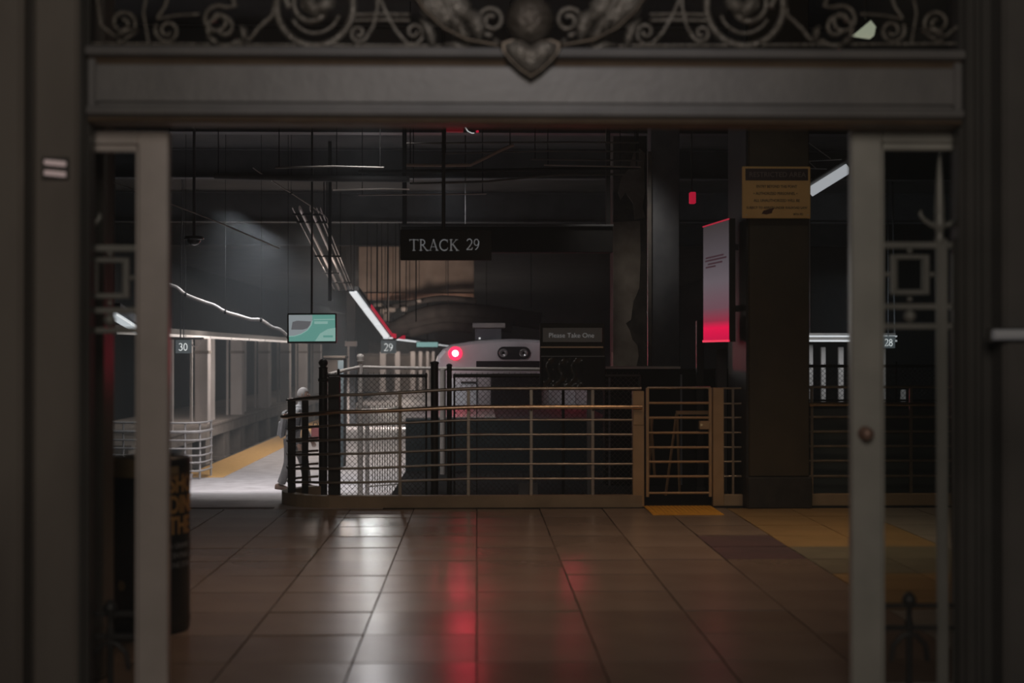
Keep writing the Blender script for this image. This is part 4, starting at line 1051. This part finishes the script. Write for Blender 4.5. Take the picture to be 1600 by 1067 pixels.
MB().tube([P(282, 528, 30.16), Vector((X(282, 30), 30.16, 5.2))], .014, 6).build('hanger', 'beam_dark', b3)

# ------------------------------------------------------------------ ceiling lights over the platform
def fixture(name, a, b, wd, n, label, tubem='tube', rail=True, group=None):
    a, b = Vector(a), Vector(b); t_ = thing(name, a, label, 'lamp', group)
    d = (b - a); L = d.length; d.normalize(); side = Vector((1, 0, 0)) if abs(d.y) > abs(d.x) * .3 else Vector((0, 1, 0)); side = (side - d * side.dot(d)).normalized(); up = side.cross(d); 
    if up.z < 0: up = -up
    def bx(s0, s1, w0, w1, h0, h1, nm, m):
        mb = MB(); vs = []
        for s in (s0, s1):
            for ww, hh in ((w0, h0), (w1, h0), (w1, h1), (w0, h1)): vs.append(a + d * s + side * ww + up * hh)
        mb.add(vs, [(0, 1, 2, 3), (4, 7, 6, 5), (0, 4, 5, 1), (1, 5, 6, 2), (2, 6, 7, 3), (3, 7, 4, 0)]); return mb.build(nm, m, t_)
    bx(0, L, -wd * .85, wd * .85, .02, .14, 'housing', 'beam_dark')
    seg = L / n
    for i in range(n): bx(i * seg + .02 * seg, (i + 1) * seg - .02 * seg, -wd / 2, wd / 2, -.03, .02, 'tube', tubem)
    return t_, bx, L
l1, bx1, L1 = fixture('light_row', P(551, 455, 40), P(604, 526, 47), .20, 3, 'bright row of three fluorescent lights sloping down over the platform')
bx1(L1 * .33, L1, .172, .20, -.01, .10, 'red_side_strip', 'red_dim')
for q in (.05, .5, .95):
    c = P(551, 455, 40).lerp(P(604, 526, 47), q); MB().tube([c + Vector((0, 0, .1)), Vector((c.x, c.y, 5.2))], .012, 6).build('hanger', 'beam_dark', l1)
l2, bx2, L2 = fixture('light_row', P(604, 527.5, 47.3), P(700, 540.5, 108), .24, 12, 'level row of fluorescent lights running away to the train')
bx2(.0, 6, .206, .24, -.01, .14, 'red_side_strip', 'red_dim')
for q in (.05, .3, .6, .95):
    c = P(604, 527.5, 47.3).lerp(P(700, 540.5, 108), q); MB().tube([c + Vector((0, 0, .1)), Vector((c.x, c.y, 5.2))], .012, 6).build('hanger', 'beam_dark', l2)
# teal train-side light panel near the far end
tp = thing('display_screen', P(669, 538, 60), 'small pale teal display far down the platform beside the red lamp', 'screen')
MB().box(X(651, 60), X(684, 60), 60, 60.1, Z(542, 60), Z(534.5, 60), .01).build('screen_face', mat('pale_teal_screen', (.1, .2, .2), .3, emit=(.33, .6, .58), estr=.6), tp)
MB().box(X(650, 60), X(685, 60), 60.1, 60.2, Z(543, 60), Z(533.5, 60), .01).build('case', 'black', tp)
MB().tube([P(668, 534, 60.15), Vector((X(668, 60), 60.15, 5.2))], .03, 6).build('hanger', 'black', tp)
# light at the left seen through the left door glass
l3, bx3, L3 = fixture('light_row', P(172, 489, 20), P(222, 520, 24), .16, 2, 'bright white light row seen through the left door glass')
for q in (.1, .9):
    c = P(172, 489, 20).lerp(P(222, 520, 24), q); MB().tube([c + Vector((0, 0, .1)), Vector((c.x, c.y, 5.2))], .01, 6).build('hanger', 'beam_dark', l3)
# slanted light at the right with its wire rig
l4 = thing('tilted_light', P(1296, 281, 15), 'tilted white fluorescent light right of the yellow sign', 'lamp')
m = MB(); m.prism([(P(a, b, 15).x, P(a, b, 15).z) for a, b in ((1266, 291), (1322, 256), (1326.5, 262), (1326, 272), (1271, 306), (1266, 300))], 15, 15.05); m.build('tube', mat('tilted_tube', (.9, .9, .9), .3, emit=(.8, .85, .9), estr=.42), l4)
MB().tube([P(1264, 289, 15.1), P(1326, 250, 15.1)], .03, 6).build('housing', 'pipe_dark', l4)
wir = thing('wire_rig', P(1262, 200, 15), 'thin pale conduit with wire bracing right of the yellow sign', 'conduit')
for q in (((1261, -60), (1261, 260), (1265, 345), (1266, 520)), ((1262, 222), (1298, 248)), ((1262, 252), (1315, 249)), ((1264, 263), (1292, 264)), ((1264, 253), (1276, 264))):
    MB().tube([P(a, b, 15) for a, b in q], .007 if len(q) > 2 else .005, 6).build('wire', mat('pale_wire', (.55, .58, .6), .4, (.7, .72, .74), 5), wir)

# far lights, posts and fence on the right
YZ = 30
fr_ = thing('light_strip', P(1330, 528, YZ), 'pale double light strip above the white posts beyond the right door stile', 'lamp')
for a, b in ((524, 526.5), (531, 533.8)): MB().box(X(1250, YZ), X(1402, YZ), YZ, YZ + .1, Z(b, YZ), Z(a, YZ), .004).build('tube', mat('far_strip', (.8, .8, .8), .4, emit=(.7, .75, .78), estr=.45), fr_)
MB().box(X(1250, YZ), X(1402, YZ), YZ + .1, YZ + .2, Z(532, YZ), Z(520, YZ), .004).build('housing', 'pipe_dark', fr_)
for px in (1265, 1330, 1398): MB().tube([P(px, 522, YZ + .15), Vector((X(px, YZ), YZ + .15, 5.2))], .02, 6).build('hanger', 'beam_dark', fr_)
for i, (px, wd, top, lab) in enumerate(((1271, 13, 538, 'first white post right of the brown column'), (1294, 7, 542, 'slim white post left of the right door stile'), (1322, 8, 542, 'white post right against the right door stile'), (1388, 9, 545, 'white post below the number 28 sign'), (1421, 7, 610, 'short white stub right of the post below the number 28 sign'))):
    t_ = thing('white_post', (X(px, YZ), YZ + .4, -1.0), lab, 'post', None)
    MB().box(X(px - wd / 2, YZ), X(px + wd / 2, YZ), YZ + .4, YZ + .5, -1.0, Z(top, YZ), .01).build('shaft', 'white', t_)
    MB().box(X(px - wd / 2, YZ) - .02, X(px + wd / 2, YZ) + .02, YZ + .38, YZ + .52, -1.0, -.9, .01).build('foot', 'white', t_)
area('right_platform_lamp', (X(1330, 28.5), 28.3, 2.6), (X(1330, 30.4), 30.4, .4), 1.6, 26, (.9, .95, 1.0))
struct('floor_right_platform', MB().box(5.2, 11.5, 27, 60, -1.4, -1.0), 'ramp')
rf = chain('chain_link_fence', 1255, 1470, 572, 626, 16.5, 'low mesh fence above the dim railing right of the brown column', [(1262, 4, 565), (1400, 3, 568), (1468, 4, 568)])
MB().box(X(1250, 16.5), X(1480, 16.5), 16.55, 16.7, 0, Z(629, 16.5), .01).build('fence_wall', 'teal_dark', rf)

# ------------------------------------------------------------------ far structure, beams, pipes, tray
Yw = 50
fw = thing('far_wall_panel', (X(650, Yw), Yw, 3.2), 'brown lit concrete wall high beyond the TRACK 29 sign', 'wall')
xs_ = [560, 590, 614, 655, 697, 741]
for a, b in zip(xs_[:-1], xs_[1:]):
    MB().box(X(a + .4, Yw), X(b - .4, Yw), Yw, Yw + .3, Z(460, Yw), 5.2, .01).build('panel', 'farconc', fw)
xs_ = [572, 614, 648, 692, 741]
for a, b in zip(xs_[:-1], xs_[1:]):
    MB().box(X(a + .4, Yw), X(b - .4, Yw), Yw - .25, Yw + .3, Z(469, Yw), Z(458.5, Yw), .02).build('ledge_block', mat('ledge_pinkish', (.55, .36, .28), .8, (.65, .45, .36), 3), fw)
spot('wall_washer', (X(640, 46), 46.0, 2.6), (X(650, 50), 50, 4.2), 150, (1.0, .76, .62), 110, .9, .2)
# collapsed duct bundle below the ledge
db = thing('duct_bundle', P(640, 490, 48), 'dark sagging duct bundle hanging under the brown wall', 'duct')
for q, r_ in ((((575, 478), (600, 482), (640, 474), (690, 466), (745, 470)), .09), (((600, 528), (640, 502), (690, 488), (760, 490), (845, 502)), .26), (((610, 515), (660, 506), (720, 500), (800, 508)), .24), (((640, 520), (690, 510), (740, 512)), .16)):
    MB().tube(smooth([P(a, b, 48.2 + r_ * 2) for a, b in q]), r_ * 1.15, 10).build('duct', 'duct', db)
for a, b, h, d in ((600, 487, 7, 5), (612, 484, 6, 4), (590, 476, 8, 3), (631, 483, 5, 4), (655, 470, 4, 3), (603, 494, 5, 8)):
    MB().box(X(a - h, 47.9), X(a + h, 47.9), 47.9, 48.1, Z(b + d, 47.9), Z(b - d, 47.9), .04).build('clamp', 'pipe_dark', db)
for px in (580, 640, 700, 760, 830): MB().tube([P(px, 480, 48.3), Vector((X(px, 48.3), 48.3, 5.2))], .014, 6).build('hanger', 'void', db)
# hanging rods
for i, px in enumerate((574, 589, 596, 606, 618, 624, 635, 650)):
    r_ = thing('hanging_rod', (X(px, 36), 36, 5.2), 'thin dark rod before the brown lit wall, %s from the left of eight' % ('first', 'second', 'third', 'fourth', 'fifth', 'sixth', 'seventh', 'last')[i], 'rod', 'thin rods before the brown wall')
    m = MB().tube([Vector((X(px, 36), 36, 5.2)), Vector((X(px + (i % 3 - 1) * .8, 36), 36, Z(470 + 11 * (i % 4), 36)))], .012 + .006 * (i % 2), 6)
    m.build('rod', 'void', r_)
    MB().box(X(px, 36) - .04, X(px, 36) + .04, 35.96, 36.04, 5.15, 5.2, .005).build('ceiling_plate', 'void', r_)
# cross beams under the ceiling
k = 0
for Yb_, zb_, lab in ((16.2, 4.78, 'first'), (21.0, 4.72, 'second'), (26.0, 4.66, 'third'), (33.0, 4.5, 'fourth'), (41.0, 4.55, 'fifth')):
    t_ = thing('ceiling_beam', (0, Yb_, zb_), '%s dark steel beam crossing under the sooty ceiling, counted from the gate' % lab, 'beam')
    MB().box(-13, 11.5, Yb_ - .13, Yb_ + .13, zb_, zb_ + .03, .004).build('lower_flange', 'beam_dark', t_)
    MB().box(-13, 11.5, Yb_ - .02, Yb_ + .02, zb_ + .03, 5.17, 0).build('web', 'beam_dark', t_)
    MB().box(-13, 11.5, Yb_ - .13, Yb_ + .13, 5.17, 5.2, .004).build('upper_flange', 'beam_dark', t_)
# dark girder behind the TRACK sign
gd = thing('dark_girder', (X(793, 20.3), 20.3, 3.0), 'dark girder running level behind the TRACK 29 sign', 'beam')
MB().box(X(627, 20.3), X(958, 20.3), 20.3, 20.5, Z(394, 20.3), Z(352, 20.3), .01).build('web', 'void', gd)
MB().box(X(627, 20.3), X(958, 20.3), 20.22, 20.58, Z(354, 20.3), Z(350.5, 20.3), .004).build('flange', 'beam_dark', gd)
for px in (632, 950): MB().box(X(px, 20.4) - .03, X(px, 20.4) + .03, 20.35, 20.45, Z(352, 20.4), 5.2, .004).build('hanger', 'void', gd)
# pipes running across
pips = [
 ('pale pipe with an angled right end under the lintel', [(635, 258), (692, 258.5), (735, 258), (752, 250), (780, 236), (803, 226)], 15, .017, 'pipe'),
 ('thin rusty pipe low on the left of the ceiling pipes', [(520, 297), (600, 295), (640, 296)], 18, .010, 'pipe'),
 ('thin ceiling pipe reaching the stained column at its top', [(640, 287), (760, 284), (860, 274), (975, 272)], 18.4, .016, 'pipe_dark'),
 ('uppermost thin ceiling pipe, right half', [(635, 224), (760, 223), (900, 222), (998, 223)], 17, .010, 'pipe_dark'),
 ('second thin ceiling pipe from the top, right half', [(690, 240), (860, 236), (1000, 237)], 17.2, .009, 'pipe_dark'),
 ('lowest rusty pipe below the ceiling, ending left of the sign hanger', [(560, 305), (640, 304), (760, 303)], 19, .010, 'pipe'),
 ('grey pipe crossing left of the cable tray top', [(430, 262), (520, 260), (600, 262)], 17, .012, 'pipe_dark'),
 ('broad dull duct crossing above the cable tray', [(335, 275), (480, 279), (640, 280)], 18, .04, 'beam_dark'),
 ('thin pipe passing just above the stained column', [(830, 249), (1003, 251)], 17.6, .011, 'pipe_dark'),
 ('pipe ending at the brown patch of the stained column', [(850, 258), (1001, 261)], 17.9, .010, 'pipe'),
 ('long dull pipe above the TRACK 29 board', [(560, 268), (760, 266), (1000, 262)], 18.6, .02, 'void'),
]
for lab, pts, Yp_, r_, mm in pips:
    t_ = thing('ceiling_pipe', P(pts[0][0], pts[0][1], Yp_), lab, 'pipe')
    MB().tube([P(a, b, Yp_) for a, b in pts], r_, 8).build('pipe', mm, t_)
    for a, b in (pts[0], pts[-1]):
        q = P(a + (6 if a == pts[0][0] else -6), b, Yp_); MB().tube([q, Vector((q.x, q.y, 5.2))], .006, 5).build('hanger', 'void', t_)
# conduits at the left
cons = [
 ('thin pale straight conduit high at the upper left', [(110, 268), (180, 286), (265, 318), (345, 349), (436, 388)], 18, .008, 'pipe'),
 ('thin pale conduit meeting the top of the cable tray', [(395, 262), (412, 274), (455, 302), (506, 336), (512, 348)], 22, .009, 'pipe'),
 ('thick pale wavy conduit sagging down to the teal screen', [(255, 443), (275, 448), (290, 460), (320, 472), (335, 477), (352, 487), (372, 493), (392, 499), (408, 500), (425, 511), (438, 515), (450, 526)], 23.5, .028, 'pipe_dark'),
]
for lab, pts, Yp_, r_, mm in cons:
    t_ = thing('conduit', P(pts[0][0], pts[0][1], Yp_), lab, 'conduit')
    MB().tube(smooth([P(a, b, Yp_) for a, b in pts]), r_, 8).build('pipe', mm, t_)
    for a, b in pts[2::3]:
        q = P(a, b, Yp_); MB().tube([q, Vector((q.x, q.y, 5.2))], .004, 5).build('hanger', 'void', t_)
        MB().tube([q + Vector((-.02, 0, .0)), q + Vector((.02, 0, -.0))], r_ * 1.25, 8).build('clip', 'void', t_)
# dome fixture
dm = thing('ceiling_dome', P(303, 372, 19), 'small dark dome camera hanging at the upper left', 'camera')
MB().lathe(P(303, 374, 19), [(.13, .02), (.13, .0), (.09, 0), (.085, -.03), (.06, -.065), (.02, -.08), (.001, -.082)], 20).build('dome', 'glassblack', dm)
MB().lathe(P(303, 374, 19), [(.12, .01), (.12, .04), (.03, .05)], 20).build('collar', 'beam_dark', dm)
MB().tube([P(303, 372, 19), Vector((X(303, 19), 19, 5.2))], .02, 8).build('rod', 'beam_dark', dm)
# cable tray leading to the lights
ct = thing('cable_tray', P(482, 332, 27), 'open slatted cable tray with pale pipes descending to the bright lights', 'tray')
A1, B1 = P(482, 332, 27), P(537, 452, 40); dv = (B1 - A1).normalized(); sv = Vector((1, 0, 0)); sv = (sv - dv * sv.dot(dv)).normalized()
for u, r_, mm in ((-.26, .016, 'pipe'), (-.125, .05, 'pipe'), (.075, .05, 'pipe'), (.19, .016, 'pipe'), (.26, .018, 'pipe')):
    MB().tube([A1 + sv * u - dv * .5, B1 + sv * u], r_, 6, flat=.5).build('slat', 'pier', ct)
for q in (0, .07, .45, .85, 1):
    c = A1.lerp(B1, q) - Vector((0, 0, .04)); MB().tube([c - sv * .3, c + sv * .3], .022, 5).build('cross_bar', 'void', ct)
    MB().tube([c + sv * .29, Vector((c.x + .29, c.y, 5.2))], .012, 5).build('hanger', 'void', ct)
area('tray_wash', (A1.lerp(B1, .6).x + .2, 34, 2.2), tuple(A1.lerp(B1, .45)), .8, 26, (1.0, .82, .72), .8)
dp = thing('drop_pole', (X(515, 25), 25, 2.0), 'slim dark pole crossing in front of the cable tray', 'pole')
MB().box(X(512.5, 25), X(517.5, 25), 25, 25.06, Z(470, 25), 5.2, .004).build('pole', 'void', dp)
MB().tube([P(504, 427, 25.03), P(530, 427, 25.03)], .014, 6).build('cross_arm', 'pipe_dark', dp)
# far slim columns between the 29 sign and the train
for i, px in enumerate((598, 621, 645, 657, 668, 677)):
    Yc_ = 86
    t_ = thing('far_column', (X(px, Yc_), Yc_, -1), 'slim pale column far down the platform, %s to the right of the 29 sign' % ('first', 'second', 'third', 'fourth', 'fifth', 'sixth')[i], 'column', 'far slim columns')
    wq = (.17, .15, .14, .10, .08, .08)[i]
    MB().box(X(px, Yc_) - wq, X(px, Yc_) + wq, Yc_, Yc_ + .3, -1, Z(549, Yc_), .01).build('shaft', 'pier', t_)
    MB().box(X(px, Yc_) - wq - .05, X(px, Yc_) + wq + .05, Yc_ - .05, Yc_ + .35, -1, -.8, .01).build('foot', 'pier', t_)
hd = thing('tan_hoarding', (X(640, 90), 90, -1), 'row of tan panels behind the far slim columns', 'hoarding')
for a_, b_ in ((560, 596), (599, 619), (623, 643), (647, 656), (659, 667), (669, 676)):
    MB().box(X(a_, 90), X(b_, 90), 90, 90.2, -1, Z(556, 90), .02).build('panel', 'farconc', hd)
MB().box(X(558, 90), X(680, 90), 89.9, 90.2, Z(556, 90), Z(552, 90), .02).build('top_board', 'ledge', hd)
fwl = thing('far_low_wall', (X(620, 112), 112, -1), 'brown low wall closing the far end of the platform', 'wall')
MB().box(-9, -.9, 118, 118.3, -1, 2.1, .02).build('body', 'farconc', fwl)
MB().box(-9, -.9, 117.9, 118.4, 2.1, 2.3, .02).build('coping', 'ledge', fwl)
point('far_platform_light', (-4.4, 70, 1.9), 230, (1, .86, .76), .4)
point('far_platform_light', (-4.2, 83, 2.2), 190, (1, .86, .76), .4)

# ------------------------------------------------------------------ person walking up the ramp behind the flat black posts
def skinfig(name, verts, edges, m, parent, sub=2):
    me = bpy.data.meshes.new(name); off = parent_world(parent)
    me.from_pydata([Vector(v[:3]) - off for v in verts], edges, [])
    me.materials.append(M[m]); o = bpy.data.objects.new(name, me); col.objects.link(o); o.parent = parent
    md = o.modifiers.new('skin', 'SKIN'); md.use_smooth_shade = True
    for i, v in enumerate(verts):
        me.skin_vertices[0].data[i].radius = (v[3], v[4] if len(v) > 4 else v[3])
    me.skin_vertices[0].data[0].use_root = True
    s = o.modifiers.new('sub', 'SUBSURF'); s.levels = sub; s.render_levels = sub
    return o
Yp = 24.6; gz = rampz(Yp)
S_ = Yp / FPX
def B(px, h, dy=0): return (X(px, Yp), Yp + dy, gz + h)
pr = thing('person', B(458, 0), 'person in grey jacket and trousers with a pack, walking behind the flat black posts', 'person')
V = [(*B(458, .90), .125, .14), (*B(460, 1.06), .12, .13), (*B(464, 1.24), .14, .16), (*B(467, 1.38), .12, .15), (*B(469, 1.46), .055), (*B(471, 1.54), .052),
     # legs: near (rear, left) 6-9, far (front) 10-13
     (*B(454, .84, -.09), .09), (*B(452, .48, -.10), .062), (*B(441, .13, -.10), .045), (*B(441, .10, -.10), .04),
     (*B(462, .84, .09), .09), (*B(474, .47, .10), .062), (*B(479, .12, .10), .045), (*B(480, .10, .1), .04)]
E = [(0, 1), (1, 2), (2, 3), (3, 4), (4, 5), (0, 6), (6, 7), (7, 8), (8, 9), (0, 10), (10, 11), (11, 12), (12, 13)]
# arms with hands
V += [(*B(466, 1.37, -.19), .055), (*B(459, 1.10, -.24), .042), (*B(466, .86, -.22), .032), (*B(468, .81, -.22), .026),
      (*B(466, 1.37, .19), .055), (*B(473, 1.10, .24), .042), (*B(482, .90, .2), .032), (*B(484, .86, .2), .026)]
E += [(3, 14), (14, 15), (15, 16), (16, 17), (3, 18), (18, 19), (19, 20), (20, 21)]
body = skinfig('body', V, E, 'shirt', pr)
# trousers follow the legs
for nm, ids, dy in (('trouser_leg', (6, 7, 8), 0), ('trouser_leg', (10, 11, 12), 0)):
    q = [Vector(V[i][:3]) for i in ids]; rr_ = [.108, .082, .072]
    q = [q[0] + Vector((0, 0, .06))] + q; rr_ = [.115] + rr_
    MB().tube(smooth(q, 4), [rr_[min(3, int(i / 4))] + (rr_[min(3, int(i / 4) + 1)] - rr_[min(3, int(i / 4))]) * ((i % 4) / 4) for i in range(13)], 14).build(nm, 'denim', pr)
# shoes
for px, dy, tilt in ((441, -.10, .22), (481, .10, 0)):
    c = Vector(B(px, .045, dy)); m = MB(); vs = []; ringn = 12
    for t, wv, hv in ((-.11, .02, .03), (-.10, .038, .045), (-.03, .042, .06), (.05, .046, .045), (.12, .048, .032), (.17, .036, .024), (.195, .01, .012)):
        for k in range(ringn):
            a = 2 * math.pi * k / ringn
            zq = c.z - .045 + max(0, hv + hv * math.sin(a)) + (tilt * max(0, .1 - t) * .6)
            vs.append((c.x + t, c.y + wv * math.cos(a), zq))
    m.add(vs, [(i * ringn + k, i * ringn + (k + 1) % ringn, (i + 1) * ringn + (k + 1) % ringn, (i + 1) * ringn + k) for i in range(6) for k in range(ringn)], True)
    m.add(vs[:ringn], [tuple(range(ringn))]); m.add(vs[-ringn:], [tuple(range(ringn))])
    m.build('shoe', 'shoe', pr)
# hands: palm and five fingers
for wi, (i0, i1) in enumerate(((16, 17), (20, 21))):
    w0 = Vector(V[i1][:3]); d = (w0 - Vector(V[i0][:3])).normalized(); sd = Vector((0, 1, 0)).cross(d).normalized(); fwd = Vector((0, 1 if wi == 0 else -1, 0))
    hv = [(*w0, .022, .026), (*(w0 + d * .05), .016, .036), (*(w0 + d * .085), .013, .038)]; he = [(0, 1), (1, 2)]
    hand = skinfig('hand', hv, he, 'skin', pr, 1)
    for k, (off_, ln) in enumerate(((-.03, .06), (-.01, .072), (.01, .068), (.03, .052))):
        b0 = w0 + d * .075 + sd * off_; pts = [b0, b0 + d * ln * .5, b0 + d * ln * .85 + fwd * ln * .25, b0 + d * ln * .95 + fwd * ln * .6]
        MB().tube(pts, [.009, .0085, .008, .006], 8).build('finger', 'skin', hand)
    b0 = w0 + d * .03 + sd * -.03; MB().tube([b0, b0 + sd * -.03 + d * .025, b0 + sd * -.035 + d * .05 + fwd * .015], [.011, .010, .007], 8).build('thumb', 'skin', hand)
# head
hc = Vector(B(474, 1.645)); m = MB(); vs = []; nn = 18
for i in range(13):
    ph = math.pi * i / 12; zz_ = math.cos(ph); rr_ = math.sin(ph)
    for k in range(nn):
        a = 2 * math.pi * k / nn; x = rr_ * math.cos(a) * .098; y = rr_ * math.sin(a) * .076; z_ = zz_ * .118
        if z_ < 0: x = x * (1 + z_ * 2.2) + (-z_) * .12; y *= (1 + z_ * 2.4)
        vs.append((hc.x + x, hc.y + y, hc.z + z_))
m.add(vs, [(i * nn + k, i * nn + (k + 1) % nn, (i + 1) * nn + (k + 1) % nn, (i + 1) * nn + k) for i in range(12) for k in range(nn)], True)
head = m.build('head', 'skin', pr)
MB().tube([hc + Vector((.088, 0, .02)), hc + Vector((.105, 0, -.005)), hc + Vector((.118, 0, -.025)), hc + Vector((.095, 0, -.035))], [.008, .011, .014, .01], 8).build('nose', 'skin', head)
for sy_ in (-1, 1):
    MB().lathe(hc + Vector((.078, sy_ * .032, .012)), [(.001, -.011), (.009, -.006), (.011, 0), (.009, .006), (.001, .011)], 10).build('eye', 'white', head)
    MB().tube([hc + Vector((.0, sy_ * .074, .025)), hc + Vector((-.018, sy_ * .084, .01)), hc + Vector((-.01, sy_ * .08, -.02)), hc + Vector((.004, sy_ * .072, -.025))], [.008, .01, .009, .006], 8).build('ear', 'skin', head)
MB().tube([hc + Vector((.088, -.02, -.062)), hc + Vector((.098, 0, -.062)), hc + Vector((.088, .02, -.062))], .005, 6).build('mouth', 'redcloth', head)
m = MB(); vs = []
for i in range(8):
    ph = math.pi * .56 * i / 7
    for k in range(nn):
        a = 2 * math.pi * k / nn; lim = 1 if math.cos(a) < .35 else .62
        p2 = ph * lim; x = math.sin(p2) * math.cos(a) * .106; y = math.sin(p2) * math.sin(a) * .084; vs.append((hc.x + x - .004, hc.y + y, hc.z + math.cos(p2) * .128 + .002))
m.add(vs, [(i * nn + k, i * nn + (k + 1) % nn, (i + 1) * nn + (k + 1) % nn, (i + 1) * nn + k) for i in range(7) for k in range(nn)], True)
m.build('hair', 'hair', head)
# backpack
bgp = thing('backpack', B(446, 1.1), 'grey backpack worn by the person behind the flat black posts', 'bag')
bx_ = Vector(B(444.5, 1.14)); rt = Matrix.Rotation(R(8), 3, 'Y')
MB().box(bx_.x - .06, bx_.x + .035, bx_.y - .16, bx_.y + .16, bx_.z - .24, bx_.z + .24, .05, rt).build('main_pocket', 'bag', bgp)
MB().box(bx_.x - .10, bx_.x - .05, bx_.y - .12, bx_.y + .12, bx_.z - .2, bx_.z + .06, .03, rt).build('front_pocket', 'bag', bgp)
for sy_ in (-.13, .13): MB().tube([bx_ + Vector((.03, sy_, .2)), bx_ + Vector((.14, sy_, .28)), bx_ + Vector((.30, sy_, .12)), bx_ + Vector((.26, sy_, -.1)), bx_ + Vector((.05, sy_, -.2))], .016, 6).build('strap', 'black', bgp)
hb_ = thing('hand_bag', B(490, .9), 'small red and grey bag held in front of the walking person', 'bag')
c = Vector(B(491, .98, .19)); MB().box(c.x - .07, c.x + .08, c.y - .04, c.y + .04, c.z - .13, c.z + .10, .02).build('pouch', 'redcloth', hb_)
MB().tube([c + Vector((-.04, 0, .09)), c + Vector((-.03, 0, .17)), c + Vector((.03, 0, .17)), c + Vector((.05, 0, .09))], .008, 6).build('handle', 'black', hb_)

# pale reflections on the marble piers, modelled as glowing parts
tw = thing('pier_reflection_left', P(87, 263, YF - .06), 'small pale twin reflection on the left marble pier, built as glowing bars', 'lamp')
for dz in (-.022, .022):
    q = P(87, 263, YF - .06); MB().tube([q + Vector((-.045, 0, dz + .004)), q + Vector((.04, 0, dz - .004))], .011, 8).build('glow_bar', mat('twin_reflection', (.5, .4, .4), .4, emit=(.5, .38, .36), estr=.38), tw)
q = P(87, 263, YF - .035); MB().box(q.x - .055, q.x + .055, q.y - .012, q.y + .012, q.z - .045, q.z + .045, .004).build('reflection_backing', 'marble_dark', tw)
wl2 = thing('pier_reflection_right', P(1585, 520, YF - .06), 'pale horizontal reflection on the right marble pier, built as a glowing bar', 'lamp')  # right pier's reflection, modelled as a glowing bar
q = P(1585, 523, YF - .08); MB().tube([q + Vector((-.09, 0, 0)), q + Vector((.14, 0, .002))], .022, 10).build('tube', mat('bar_reflection', (.5, .5, .5), .4, emit=(.5, .5, .53), estr=.06), wl2)
MB().box(q.x - .1, q.x + .15, q.y + .02, q.y + .05, q.z - .03, q.z + .03, .004).build('reflection_backing', 'marble_dark', wl2)
print('slabs', nsl)
